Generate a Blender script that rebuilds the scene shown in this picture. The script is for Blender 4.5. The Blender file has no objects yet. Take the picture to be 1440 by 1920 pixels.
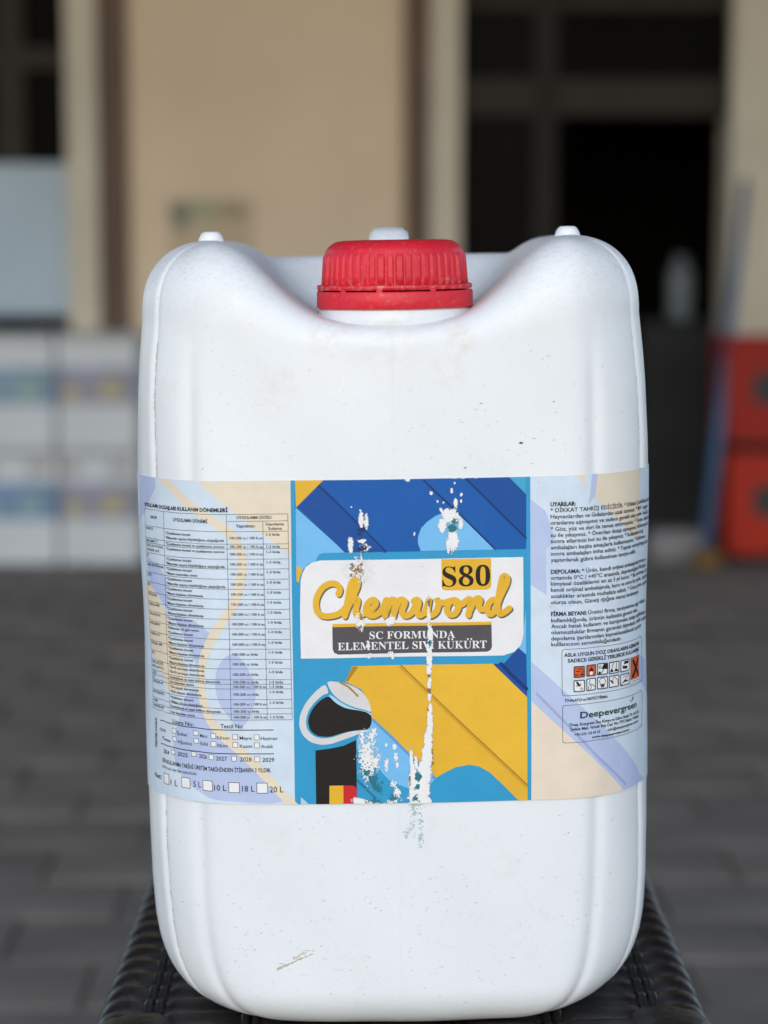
import bpy, bmesh, math, random
import numpy as np
from mathutils import Vector, Matrix
from mathutils.geometry import tessellate_polygon
random.seed(7); RNG = np.random.default_rng(11)
SC = bpy.context.scene
COL = SC.collection

# ------------------------------------------------------------------ camera, sky, sun, exposure
cam = bpy.data.cameras.new('camera'); cam_o = bpy.data.objects.new('camera', cam); COL.objects.link(cam_o)
cam_o.location = (-.0095, -1.185, .4212)
cam_o.rotation_euler = (math.radians(90 - 7.4), 0, 0)
cam.sensor_width = 36; cam.sensor_height = 36; cam.sensor_fit = 'AUTO'; cam.lens = 73.125
cam.clip_start = .02; cam.clip_end = 400
cam.dof.use_dof = True; cam.dof.focus_distance = 1.10; cam.dof.aperture_fstop = 4.6
SC.camera = cam_o
SUN_EL, SUN_AZ = math.radians(30), math.radians(188)      # behind the photographer, high
w = bpy.data.worlds.new('World'); SC.world = w; w.use_nodes = True
nt = w.node_tree; bg = nt.nodes['Background']; sky = nt.nodes.new('ShaderNodeTexSky')
sky.sky_type = 'NISHITA'; sky.sun_disc = False; sky.sun_elevation = SUN_EL; sky.sun_rotation = SUN_AZ
sky.air_density = 1.0; sky.dust_density = 1.0; sky.ozone_density = 1.0
nt.links.new(sky.outputs[0], bg.inputs[0]); bg.inputs[1].default_value = .15
sun = bpy.data.lights.new('sun', 'SUN'); sun.energy = .68; sun.angle = math.radians(120); sun.color = (.91, .965, 1)
sun_o = bpy.data.objects.new('sun', sun); COL.objects.link(sun_o)
sd = Vector((math.sin(SUN_AZ) * math.cos(SUN_EL), math.cos(SUN_AZ) * math.cos(SUN_EL), math.sin(SUN_EL)))
sun_o.rotation_euler = (-sd).to_track_quat('-Z', 'Y').to_euler(); sun_o.location = (0, -3, 4)
SC.view_settings.view_transform = 'Standard'; SC.view_settings.look = 'None'
SC.view_settings.exposure = .54; SC.view_settings.gamma = 1; SC.view_settings.use_curve_mapping = False

# ------------------------------------------------------------------ helpers
def lin(r, g, b):
    return tuple((c / 255 / 12.92) if c / 255 <= .04045 else ((c / 255 + .055) / 1.055) ** 2.4 for c in (r, g, b)) + (1,)
MATS = {}
def mat(name, col, rough=.5, spec=.5, var=.0, vscale=30., bump=0., bscale=200., metal=0., alpha=None, col2=None):
    """procedural material: colour broken by noise, optional relief"""
    if name in MATS: return MATS[name]
    m = bpy.data.materials.new(name); m.use_nodes = True; n = m.node_tree; p = n.nodes['Principled BSDF']
    p.inputs['Roughness'].default_value = rough; p.inputs['Specular IOR Level'].default_value = spec; p.inputs['Metallic'].default_value = metal
    tc = n.nodes.new('ShaderNodeTexCoord')
    nz = n.nodes.new('ShaderNodeTexNoise'); nz.inputs['Scale'].default_value = vscale; nz.inputs['Detail'].default_value = 6
    n.links.new(tc.outputs['Object'], nz.inputs['Vector'])
    mx = n.nodes.new('ShaderNodeMix'); mx.data_type = 'RGBA'
    c = np.array(col[:3]); d = np.array(col2[:3]) if col2 is not None else c * (1 - var)
    e = c if col2 is not None else np.minimum(c * (1 + var), 1)
    mx.inputs[6].default_value = (*d, 1); mx.inputs[7].default_value = (*e, 1)
    rm = n.nodes.new('ShaderNodeMapRange'); rm.inputs[1].default_value = .3; rm.inputs[2].default_value = .7
    n.links.new(nz.outputs[0], rm.inputs[0]); n.links.new(rm.outputs[0], mx.inputs[0]); n.links.new(mx.outputs[2], p.inputs['Base Color'])
    if bump:
        b = n.nodes.new('ShaderNodeBump'); b.inputs['Strength'].default_value = bump; b.inputs['Distance'].default_value = .001
        n2 = n.nodes.new('ShaderNodeTexNoise'); n2.inputs['Scale'].default_value = bscale; n2.inputs['Detail'].default_value = 4
        n.links.new(tc.outputs['Object'], n2.inputs['Vector']); n.links.new(n2.outputs[0], b.inputs['Height']); n.links.new(b.outputs[0], p.inputs['Normal'])
    if alpha is not None: p.inputs['Alpha'].default_value = alpha
    MATS[name] = m; return m
def obj(name, me, m=None, parent=None, smooth=False):
    if isinstance(me, bmesh.types.BMesh):
        b = me; me = bpy.data.meshes.new(name); b.to_mesh(me); b.free()
    if m is not None: me.materials.append(m)
    if smooth: me.polygons.foreach_set('use_smooth', [True] * len(me.polygons))
    o = bpy.data.objects.new(name, me); COL.objects.link(o)
    if parent is not None: o.parent = parent
    return o
def pyd(name, V, Fc, m, parent=None, smooth=True):
    me = bpy.data.meshes.new(name); me.from_pydata([tuple(map(float, v)) for v in V], [], [tuple(map(int, f)) for f in Fc]); me.update()
    return obj(name, me, m, parent, smooth)
def tag(o, label=None, cat=None, group=None, kind=None):
    for k, v in (('label', label), ('category', cat), ('group', group), ('kind', kind)):
        if v: o[k] = v
    return o
def empty(name, loc=(0, 0, 0), rot=(0, 0, 0)):
    o = bpy.data.objects.new(name, None); COL.objects.link(o); o.location = loc; o.rotation_euler = rot; o.empty_display_size = .05
    return o
def box_bm(x0, x1, y0, y1, z0, z1, bev=0, seg=2, bm=None):
    b = bmesh.new() if bm is None else bm
    r = bmesh.ops.create_cube(b, size=1)
    bmesh.ops.scale(b, vec=(x1 - x0, y1 - y0, z1 - z0), verts=r['verts'])
    bmesh.ops.translate(b, vec=((x0 + x1) / 2, (y0 + y1) / 2, (z0 + z1) / 2), verts=r['verts'])
    if bev:
        es = list({e for v in r['verts'] for e in v.link_edges})
        bmesh.ops.bevel(b, geom=es, offset=bev, segments=seg, affect='EDGES', profile=.5)
    return b
def box(name, x0, x1, y0, y1, z0, z1, m, parent=None, bev=0, seg=2):
    return obj(name, box_bm(x0, x1, y0, y1, z0, z1, bev, seg), m, parent, smooth=False)
def lathe(name, prof, m, parent=None, n=96, cx=0, cy=0, smooth=True, rmod=None, close=True):
    V, Fc = [], []
    for r, z in prof:
        for i in range(n):
            a = 2 * math.pi * i / n; rr = r if rmod is None else r + rmod(a, z)
            V.append((cx + rr * math.sin(a), cy - rr * math.cos(a), z))
    for j in range(len(prof) - 1):
        for i in range(n):
            k = (i + 1) % n; Fc.append((j * n + i, j * n + k, (j + 1) * n + k, (j + 1) * n + i))
    if close: Fc.append([len(prof) * n - n + i for i in range(n)])
    return pyd(name, V, Fc, m, parent, smooth)
def tube(bm, pts, r, n=10, cap=True):
    pts = [Vector(p) for p in pts]; rings = []
    for i, p in enumerate(pts):
        d = (pts[min(i + 1, len(pts) - 1)] - pts[max(i - 1, 0)]).normalized()
        u = d.cross(Vector((0, 0, 1)) if abs(d.z) < .9 else Vector((1, 0, 0))).normalized(); v = d.cross(u)
        rr = r[i] if isinstance(r, (list, tuple)) else r
        rings.append([bm.verts.new(p + (u * math.cos(2 * math.pi * k / n) + v * math.sin(2 * math.pi * k / n)) * rr) for k in range(n)])
    for a, b in zip(rings, rings[1:]):
        for k in range(n): bm.faces.new((a[k], a[(k + 1) % n], b[(k + 1) % n], b[k]))
    if cap: bm.faces.new(rings[0][::-1]); bm.faces.new(rings[-1])
    return bm

# ------------------------------------------------------------------ materials
M_wall = mat('tan plaster', (.60, .485, .355, 1), .85, .2, .06, 3)
M_brown = mat('brown paint', (.098, .062, .044, 1), .6, .3, .1, 4)
M_cream = mat('cream stone', (.49, .445, .36, 1), .8, .3, .07, 4)
M_frame = mat('dark metal frame', (.026, .022, .017, 1), .6, .15, .1, 6)
M_inner = mat('dark interior', (.017, .016, .014, 1), .9, .1, .2, 2)
M_glass = mat('dark glass', (.0025, .0026, .0028, 1), .4, .02, .1, 2)
M_frost = mat('pale blue panel', (.34, .43, .51, 1), .5, .3, .07, 3)
M_conc = mat('grey concrete', (.2, .2, .2, 1), .9, .2, .1, 3)
M_joint = mat('paver joint', (.11, .10, .088, 1), .95, .1, .2, 20)

# ------------------------------------------------------------------ pavement
FLOOR = -.45
pave = box('pavement', -30, 30, -8, 40, FLOOR - .2, FLOOR - .006, M_joint); tag(pave, kind='structure')
pav_m = [mat('paver grey %d' % i, c, .8, .3, .25, 5, .4, 120) for i, c in enumerate([(.160, .146, .129, 1), (.173, .158, .139, 1), (.145, .133, .119, 1), (.166, .151, .132, 1)])]
pw, pd = .24, .16
pav_me = []
for m in pav_m:
    b = box_bm(-pw / 2 + .0025, pw / 2 - .0025, -pd / 2 + .0025, pd / 2 - .0025, -.05, 0, .003, 1)
    me = bpy.data.meshes.new('paver'); b.to_mesh(me); b.free(); me.materials.append(m); pav_me.append(me)
spots, rest = [], []
for j in range(34):
    y = .55 + j * pd
    for i in range(-9, 10):
        x = (i + .5 * (j % 2)) * pw
        half = .2 * (y + 1.185) + .3
        (spots if abs(x) < half and y < 5.2 else rest).append((x, y))
spots.sort(key=lambda p: p[1] + abs(p[0]) * .3); rest += spots[300:]; spots = spots[:300]
for x, y in spots:
    o = bpy.data.objects.new('paver', random.choice(pav_me)); COL.objects.link(o); o.parent = pave
    o.location = (x, y, FLOOR + random.uniform(-.0025, .0015)); o.rotation_euler = (random.uniform(-.006, .006), random.uniform(-.006, .006), random.uniform(-.008, .008))
for j in range(-14, 4):
    for i in range(-9, 10): rest.append(((i + .5 * (j % 2)) * pw, .55 + (j - 4) * pd)) if .55 + (j - 4) * pd < .5 else None
b = bmesh.new()
for x, y in rest: box_bm(x - pw / 2 + .004, x + pw / 2 - .004, y - pd / 2 + .004, y + pd / 2 - .004, FLOOR - .05, FLOOR + random.uniform(-.002, .001), bm=b)
tag(obj('more_pavers', b, pav_m[0], pave), kind='stuff')

# ------------------------------------------------------------------ building front and an unseen canopy added for shade
YW = 4.765
def X(px, k=.001513): return -.0095 + (px - 720) * k
bld = empty('building', (0, YW, FLOOR)); tag(bld, 'tan plastered shop front with brown strips, cream posts and dark glazed doors', 'building')
def bp(name, x0, x1, y0, y1, z0, z1, m, parent=None, bev=0):
    par = bld if parent is None else parent
    o = box(name, x0, x1, y0, y1, z0, z1, m, None, bev); o.parent = par
    o.matrix_parent_inverse = Matrix.Translation((0, YW, FLOOR)).inverted(); return o
TOP = 2.45
bp('wall_panel', X(243), X(757), YW, YW + .2, FLOOR - .05, TOP, M_wall)
bp('brown_strip', X(190), X(243), YW - .02, YW + .2, FLOOR - .05, TOP, M_brown)
bp('brown_strip', X(757), X(806), YW - .02, YW + .2, FLOOR - .05, TOP, M_brown)
bp('door_post', X(132), X(190), YW - .045, YW + .2, FLOOR - .05, TOP, M_cream, bev=.004)
bp('door_post', X(806), X(862), YW - .045, YW + .2, FLOOR - .05, TOP, M_cream, bev=.004)
bp('end_wall', X(1365), X(2300), YW - .03, YW + .2, FLOOR - .05, TOP, M_cream)
bp('end_wall', X(-900), X(-180), YW - .03, YW + .2, FLOOR - .05, TOP, M_wall)
bp('lintel', X(862), X(1365), YW - .01, YW + .2, 1.75, TOP, M_cream)
bp('lintel', X(-180), X(132), YW - .01, YW + .2, 1.75, TOP, M_cream)
bp('interior_back', X(-900), X(2300), YW + 2.6, YW + 2.7, FLOOR - .05, TOP, M_inner)
bp('interior_floor', X(-900), X(2300), YW + .21, YW + 2.6, FLOOR - .06, FLOOR - .003, M_inner)
bp('interior_ceiling', X(-900), X(2300), YW + .21, YW + 2.6, TOP - .05, TOP, M_inner)
bp('interior_partition', X(243), X(757), YW + .21, YW + .3, FLOOR, TOP - .05, M_inner)
bp('interior_partition', X(2200), X(2300), YW + .21, YW + 2.6, FLOOR, TOP - .05, M_inner)
bp('interior_partition', X(-900), X(-800), YW + .21, YW + 2.6, FLOOR, TOP - .05, M_inner)
bp('added_shade_canopy', X(-1500), X(2800), -.8, YW + 2.7, TOP + .002, TOP + .2, M_conc)  # out of view, added to cut the light from above
# glazed right-hand doors: mullion, rails, panes
bp('mullion', X(1000), X(1045), YW + .03, YW + .09, FLOOR, 1.75, mat('mullion metal', (.014, .0125, .0105, 1), .6, .15, .1, 6))
for z0, z1 in ((.776, .879), (1.07, 1.11)):
    bp('rail', X(862), X(1000), YW + .03, YW + .09, z0, z1, M_frame); bp('rail', X(1045), X(1365), YW + .03, YW + .09, z0, z1, M_frame)
M_glass2 = mat('greyish glass', (.006, .006, .0063, 1), .4, .02, .1, 2)
for z0, z1 in ((FLOOR, .776), (.879, 1.07), (1.11, 1.75)): bp('pane', X(862), X(1000), YW + .055, YW + .062, z0, z1, M_glass2)
for z0, z1 in ((.879, 1.07), (1.11, 1.75)): bp('pane', X(1045), X(1365), YW + .055, YW + .062, z0, z1, M_glass)
bp('door_sill', X(862), X(1365), YW - .12, YW + .02, FLOOR - .02, FLOOR + .02, M_conc, bev=.004)
# left-hand window
bp('mullion', X(-5), X(48), YW + .03, YW + .09, FLOOR, 1.75, M_frame)
bp('rail', X(48), X(132), YW + .03, YW + .09, .905, .965, M_frame); bp('rail', X(-180), X(-5), YW + .03, YW + .09, .905, .965, M_frame)
for z0, z1 in ((.645, .905), (.965, 1.75)):
    bp('pane', X(48), X(132), YW + .055, YW + .062, z0, z1, M_glass); bp('pane', X(-180), X(-5), YW + .055, YW + .062, z0, z1, M_glass2)
bp('frosted_panel', X(-180), X(132), YW + .005, YW + .025, .215, .64, M_frost)
bp('kick_panel', X(-180), X(132), YW + .03, YW + .05, FLOOR, .21, M_inner)
# faded poster on the tan wall
pst = box('wall_poster', X(318), X(472), YW - .006, YW - .001, .1, .545, mat('faded paper', (.47, .38, .265, 1), .9, .2, .08, 8)); tag(pst, 'faded beige poster with a green leaf band along its top', 'poster')
for i, (a, c, col) in enumerate([(318, 362, (.21, .22, .18, 1)), (366, 408, (.30, .31, .21, 1)), (408, 468, (.30, .25, .16, 1))]):
    V = []; cx, cz = (X(a) + X(c)) / 2, .51 - .012 * (i == 0); rx, rz = (X(c) - X(a)) / 2, (.042, .036, .03)[i]
    for k in range(18):
        t = 2 * math.pi * k / 18; q = 1 + .18 * math.sin(3 * t + i); V.append((cx + rx * q * math.cos(t), YW - .0075, cz + rz * q * math.sin(t)))
    pyd('leaf_print', V, [list(range(18))[::-1]], mat('leaf print %d' % i, col, .9, .2, .2, 30), pst, False)

# ------------------------------------------------------------------ cartons stacked by the wall
def K(px): return X(px, .001436)
M_carton = mat('white carton', (.53, .565, .595, 1), .75, .3, .05, 6)
cart = [('upper', 108, 255, .0, 'white carton with a purple and yellow band, topmost beside the can', (.24, .24, .33, 1), (.38, .35, .22, 1)),
        ('lower', 108, 255, 1, 'white carton with a purple and yellow band, at the bottom of its stack', (.24, .24, .33, 1), (.38, .35, .22, 1)),
        ('upper', -50, 102, .0, 'white carton with a blue and teal band, topmost at the edge', (.18, .27, .36, 1), (.25, .36, .34, 1)),
        ('lower', -50, 102, 1, 'white carton with a blue and teal band, at the bottom of its stack', (.15, .23, .37, 1), (.22, .34, .36, 1))]
for lv, a, c, low, lab, c1, c2 in cart:
    z0 = FLOOR + (0 if low else .312); h = .309
    cx = (K(a) + K(c)) / 2; wd = K(c) - K(a)
    r = empty('carton', (cx, 4.415 + .15, z0), (0, 0, random.uniform(-.02, .02))); tag(r, lab, 'carton', 'cartons stacked by the wall')
    box('carton_body', -wd / 2, wd / 2, -.15, .15, .001, h, M_carton, r, .003)
    n = 'carton ink %g %g' % (c1[0], c1[2])
    b1 = box('printed_band', -wd / 2 + .002, wd / 2 - .002, -.1512, -.1503, h * .40, h * .72, mat(n, c1, .7, .3, .15, 25), r)
    for k, (u, v, ww, hh) in enumerate([(.08, .45, .17, .10), (.25, .44, .16, .13), (-.3, .42, .2, .11), (-.05, .62, .3, .06)]):
        q = c2 if k < 3 else tuple(v_ * 1.3 for v_ in c1[:3]) + (1,)
        box('printed_motif', (u - ww / 2) * wd, (u + ww / 2) * wd, -.1518, -.1513, h * v, h * (v + hh * 1.5), mat('carton motif %g %d' % (q[0], k), q, .7, .3, .25, 40), b1)
    box('tape', -wd / 2 + .002, wd / 2 - .002, -.1511, -.1503, h * .955, h * .99, mat('grey tape', (.30, .30, .28, 1), .5, .4, .1, 30), r)
    for k in (-.36, .28): box('hand_hole', (k - .12) * wd, (k + .12) * wd, -.1511, -.1503, h * .80, h * .9 , mat('brown hole', (.34, .32, .29, 1), .9, .1, .2, 30), r) if low else None

# ------------------------------------------------------------------ red crates, pole, bottle at the doorway
M_red = mat('red crate plastic', (.34, .022, .010, 1), .5, .15, .08, 10); M_red2 = mat('dark red crate plastic', (.26, .016, .009, 1), .5, .15, .08, 10)
def crate(z0, mm, lab, w0):
    r = empty('crate', (K(w0) + .2, 4.42 + .14, z0)); tag(r, lab, 'crate', 'red crates stacked by the end wall')
    h = .305; b = box_bm(-.188, .188, -.128, .128, 0, .0255)
    obj('base', b, M_inner, r)  # near-black colour stands for the shade in the gap under the crate
    for s in (-1, 1):
        box('side_wall', -.2 if s < 0 else .192, -.192 if s < 0 else .2, -.131, .131, .026, h - .03, mm, r)
        y0 = -.14 if s < 0 else .132
        b = box_bm(-.2, .2, y0, y0 + .008, .026, .13); box_bm(-.2, -.134, y0, y0 + .008, .1305, .215, bm=b); box_bm(.134, .2, y0, y0 + .008, .1305, .215, bm=b); box_bm(-.2, .2, y0, y0 + .008, .2155, h - .03, bm=b)
        obj('end_wall', b, mm, r)
        box('rim', -.205, .205, -.147 if s < 0 else .125, -.125 if s < 0 else .147, h - .0295, h, mm, r, .003)
        box('side_rim', -.2055 if s < 0 else .186, -.186 if s < 0 else .2055, -.1245, .1245, h - .0296, h - .0005, mm, r, .003)
    for k in range(4): box('rib', -.2 + .02 + k * .115, -.2 + .028 + k * .115, -.146, -.1405, .027, .125, mm, r)
    box('hand_hole_shade', -.133, .133, -.136, -.134, .131, .214, mat('grip shadow insert', (.03, .03, .032, 1), .6, .3, .1, 10), r)  # dark sheet in the hand hole, painting its shade
    return r
crate(FLOOR, M_red, 'bright red plastic crate on the ground, lower of its stack', 1372)
crate(FLOOR + .307, M_red2, 'darker red plastic crate on top of the stack', 1366)
p0, p1 = Vector((K(1405) + .01, 4.60, .59)), Vector((K(1322), 4.34, FLOOR + .055))
pole = empty('leaning_pole', (p1.x, p1.y, FLOOR)); tag(pole, 'blue pole with a yellow foot leaning against the cream end wall', 'pole')
Ti = Matrix.Translation(pole.location).inverted()
b = tube(bmesh.new(), [p0, p0.lerp(p1, .3), p0.lerp(p1, .6), p1], [.011, .013, .015, .016], 14)
o = obj('pole_shaft', b, mat('blue pole plastic', (.045, .10, .19, 1), .5, .3, .1, 8), pole, True); o.matrix_parent_inverse = Ti
o = box('pole_foot', p1.x - .035, p1.x + .04, p1.y - .03, p1.y + .03, FLOOR, FLOOR + .055, mat('yellow foot', (.13, .066, .012, 1), .6, .3, .1, 20), pole, .012, 3); o.matrix_parent_inverse = Ti
cab = empty('cabinet', (X(1310), YW + .32, FLOOR)); tag(cab, 'dark grey cabinet inside the doorway carrying a pale bottle', 'cabinet')
Mc = mat('dark cabinet', (.02, .022, .025, 1), .7, .2, .2, 6)
box('cabinet_body', -.13, .13, -.08, .1, .03, .618, Mc, cab, .004); box('cabinet_top', -.14, .14, -.09, .11, .6185, .64, Mc, cab, .004)
box('plinth', -.12, .12, -.07, .09, 0, .0295, Mc, cab)
bt = empty('bottle', (X(1306), YW + .3, FLOOR + .641)); tag(bt, 'pale blue-grey bottle standing in the dark doorway', 'bottle')
Mb = mat('pale bottle plastic', (.15, .185, .21, 1), .4, .4, .06, 20)
lathe('bottle_body', [(.0, 0), (.036, 0), (.039, .006), (.039, .12), (.037, .14), (.030, .155), (.020, .163), (.019, .168)], Mb, bt, 32)
lathe('bottle_cap', [(.0, .1685), (.021, .1685), (.021, .186), (.018, .189)], Mb, bt, 24)
pb = box('block', X(1255) - .075, X(1255) + .062, 4.44, 4.56, FLOOR, FLOOR + .085, mat('pale grey block', (.20, .20, .205, 1), .8, .2, .1, 12), None, .008, 3); tag(pb, 'pale grey block lying at the door sill', 'block')

# ------------------------------------------------------------------ woven plastic stool
TILT = math.radians(-.9)
M_rat = mat('black rattan plastic', (.0165, .0145, .0145, 1), .33, .5, .5, 60, .5, 300)
M_rat2 = mat('dark brown moulded plastic', (.0165, .0145, .0145, 1), .4, .5, .3, 40, .35, 250)
stool = empty('woven_stool', (.007, .045, FLOOR), (0, TILT, 0)); tag(stool, 'black woven rattan-look plastic stool under the white can', 'stool')
SZ = -FLOOR; OY = -.045           # stool-local offsets: seat level and the depth shift
WX = [-.139, -.083, -.028, .028, .083, .139]
NR, PIT = 15, .0222
HW = .158
def dip(x): return sum(math.exp(-((x - a) / .0075) ** 2) for a in WX)
def weft():
    V, Fc = [], []
    path = []
    for k in range(7): t = k / 7; path.append((-HW - .016 - .012 * (1 - t), -.075 + .06 * t, 1))
    for k in range(6): a = math.pi / 2 * k / 6; path.append((-HW - .0135 * math.cos(a), -.0145 + .0135 * math.sin(a), 1))
    xs = np.linspace(-HW, HW, 90); path += [(x, -.0008, 0) for x in xs]
    path += [(-x, z, e) for x, z, e in path[:13][::-1]]
    prof = [(-1, -.0042), (-.82, -.0018), (-.5, -.0004), (0, 0), (.5, -.0004), (.82, -.0018), (1, -.0042)]
    for x, z, e in path:
        d = 0 if e else dip(x) * .0042
        for p, q in prof:
            V.append((x * (1 + (0 if not e else .0)), p * .0101 * (1 - .12 * (d > .001)), z + q - d))
    n = len(prof)
    for i in range(len(path) - 1):
        for j in range(n - 1): Fc.append((i * n + j, (i + 1) * n + j, (i + 1) * n + j + 1, i * n + j + 1))
    me = bpy.data.meshes.new('weft_strand'); me.from_pydata(V, [], Fc); me.update(); me.polygons.foreach_set('use_smooth', [True] * len(Fc)); me.materials.append(M_rat)
    return me
wm = weft()
Y0 = -.100
for r in range(NR):
    o = bpy.data.objects.new('weft_strand', wm); COL.objects.link(o); o.parent = stool
    o.location = (0, OY + Y0 + r * PIT, SZ + random.uniform(-.0006, .0002)); o.scale = (1 - .004 * random.random(), 1, 1); o.rotation_euler = (random.uniform(-.03, .03), 0, random.uniform(-.003, .003))
def warp():
    V, Fc = [], []
    n = 5; prof = [(-1, -.0016), (-.6, -.0003), (0, 0), (.6, -.0003), (1, -.0016)]
    N = NR * 10
    for i in range(N + 1):
        t = i / 10 - .5
        z = -.0022 + .0020 * math.cos(2 * math.pi * t)
        for p, q in prof: V.append((p * .0024, Y0 + t * PIT, z + q))
    for i in range(N):
        for j in range(n - 1): Fc.append((i * n + j, i * n + j + 1, (i + 1) * n + j + 1, (i + 1) * n + j))
    me = bpy.data.meshes.new('warp_strand'); me.from_pydata(V, [], Fc); me.update(); me.polygons.foreach_set('use_smooth', [True] * len(Fc)); me.materials.append(M_rat)
    return me
wp = warp()
for a in WX:
    for s in (-1, 1):
        o = bpy.data.objects.new('warp_strand', wp); COL.objects.link(o); o.parent = stool; o.location = (a + s * .0031, OY, SZ - .0006)
YB = Y0 + (NR - .5) * PIT
box('seat_board', -HW - .008, HW + .008, OY + Y0 - .012, OY + YB, SZ - .03, SZ - .011, M_rat2, stool, .004)
b = box_bm(-HW - .024, HW + .024, OY + Y0 - .0285, OY + Y0 - .0125, SZ - .075, SZ - .004, .0045, 3); obj('front_rail', b, M_rat2, stool)
b = box_bm(-HW + .01, HW - .01, OY + YB + .001, OY + YB + .015, SZ - .075, SZ - .004, .0045, 3); obj('rear_rail', b, M_rat2, stool)
for sx in (-1, 1):
    # moulded quarter-round cap over each front corner
    V, Fc = [], []; nu, nv = 28, 12
    for j in range(nv + 1):
        ph = math.pi / 2 * j / nv
        for i in range(nu):
            a = 2 * math.pi * i / nu; q = (abs(math.cos(a)) ** 2.6 + abs(math.sin(a)) ** 2.6) ** (-1 / 2.6)
            V.append((.0265 * q * math.cos(a) * math.cos(ph) ** .8, .030 * q * math.sin(a) * math.cos(ph) ** .8, .014 * math.sin(ph) + .002 * math.sin(9 * a) * math.cos(ph) * math.sin(ph) * .4))
    for j in range(nv):
        for i in range(nu): Fc.append((j * nu + i, j * nu + (i + 1) % nu, (j + 1) * nu + (i + 1) % nu, (j + 1) * nu + i))
    o = pyd('corner_cap', V, Fc, M_rat2, stool); o.location = (sx * (HW - .0105), OY + Y0 + .002, SZ - .0125); o.rotation_euler = (.05, sx * .12, 0)
    for yy in (Y0 - .0, YB - .01):
        b = bmesh.new(); tube(b, [(sx * (HW - .008), OY + yy, SZ - .031), (sx * (HW + .002), OY + yy * 1.02, SZ - .2), (sx * (HW + .012), OY + yy * 1.06, .0)], [.021, .019, .016], 14)
        obj('leg', b, M_rat2, stool, True)

# ------------------------------------------------------------------ the jerrycan
can = empty('jerrycan', (0, 0, 0), (0, TILT, 0)); tag(can, 'scuffed white plastic jerrycan with red screw cap and printed wraparound label', 'jerrycan')
SEC = [(0, 0), (.045, .0006), (.087, .003), (.102, .0062), (.112, .0115), (.120, .018), (.1262, .0252), (.1305, .0322), (.1347, .041), (.1372, .052), (.1385, .070), (.1390, .09), (.1392, .1155)]
def _cr(Pt, n=60):
    Pt = np.array(Pt, float); out = []
    Q = np.vstack([[-Pt[1][0], Pt[1][1]], Pt, [Pt[-1][0], 2 * Pt[-1][1] - Pt[-2][1]]])
    for i in range(1, len(Q) - 2):
        t = np.linspace(0, 1, n, endpoint=False)[:, None]; p0, p1, p2, p3 = Q[i - 1:i + 3]
        out.append(.5 * ((2 * p1) + (-p0 + p2) * t + (2 * p0 - 5 * p1 + 4 * p2 - p3) * t ** 2 + (-p0 + 3 * p1 - 3 * p2 + p3) * t ** 3))
    out.append(Pt[-1:]); return np.vstack(out)
_c = _cr(SEC); _c[:, 1] -= .1155
_s = np.concatenate([[0], np.cumsum(np.hypot(*np.diff(_c, axis=0).T))]); SQ = _s[-1]
def sec(s):
    """plan point of the body outline at arc length s from the front centre, with its outward normal"""
    s = np.asarray(s, float); a = np.abs(s)
    x = np.interp(a, _s, _c[:, 0]); y = np.interp(a, _s, _c[:, 1]); e = 6e-4
    tx = np.interp(np.minimum(a + e, SQ), _s, _c[:, 0]) - np.interp(np.abs(a - e), _s, _c[:, 0]) * np.where(a < e, -1, 1)
    ty = np.interp(np.minimum(a + e, SQ), _s, _c[:, 1]) - np.interp(np.abs(a - e), _s, _c[:, 1])
    l = np.hypot(tx, ty); sg = np.where(s < 0, -1, 1)
    return sg * x, y, sg * -ty / l * -1, -tx / l
ZX = np.array([(0, .60), (.0015, .68), (.004, .745), (.0075, .80), (.0106, .832), (.0145, .866), (.02, .897), (.028, .934), (.04, .964), (.053, .981), (.075, .994), (.10, 1), (.315, 1), (.343, .994), (.36, .984), (.375, .973), (.39, .964), (.43, .945)])
_zz = np.linspace(0, .43, 1200); _zv = np.interp(_zz, ZX[:, 0], ZX[:, 1]); _zv = np.convolve(np.pad(_zv, 12, mode='edge'), np.ones(25) / 25, 'valid')
def SX(z): return np.interp(z, _zz, _zv)
def SY(z):
    R = .024; t = np.clip(1 - z / R, 0, 1); return 1 - (R * (1 - np.sqrt(np.clip(1 - t * t, 0, 1)))) / .1155 * .95
def sst(v, a, b):
    t = np.clip((v - a) / (b - a), 0, 1); return t * t * (3 - 2 * t)
HX = np.array([(0, .3785), (.02, .379), (.036, .3825), (.045, .387), (.056, .3965), (.066, .407), (.0747, .4150), (.083, .4205), (.092, .4232), (.1, .4238), (.2, .4238)])
_hx = np.linspace(0, .2, 800); _hv = np.interp(_hx, HX[:, 0], HX[:, 1]); _hv = np.convolve(np.pad(_hv, 20, mode='edge'), np.ones(41) / 41, 'valid')
def Htop(x, y):
    a = np.interp(np.abs(x), _hx, _hv); back = .4135 + (a - .4135) * sst(np.abs(x), .07, .1)
    return a + (np.maximum(back, a) - a) * sst(y, .035, .085)
G_IN, G_OL, G_OR = .1065, .1335, .1445
def groove(s, z):
    """depth of the moulded vertical grooves: two soft ones beside the front panel, two crisp ones on the corners"""
    a = np.abs(s)
    g = .0017 * np.exp(-((a - G_IN) / .0042) ** 2) * sst(z, .395, .33)
    go = np.where(s < 0, G_OL, G_OR)
    g = g + .0015 * np.exp(-((a - go) / .0017) ** 2) * sst(z, .402, .375)
    g = g + .0006 * sst(a, G_IN, G_IN + .006) * sst(-a, -go + .002, -go + .006) * 0
    return g - .0004 * sst(a, go + .001, go + .006) * sst(z, .395, .36)
def ripple(s, z):
    return .0006 * np.sin(s * 41 + 1.3) * np.sin(z * 23 + .4) + .0004 * np.sin(s * 77 + z * 51)
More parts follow.
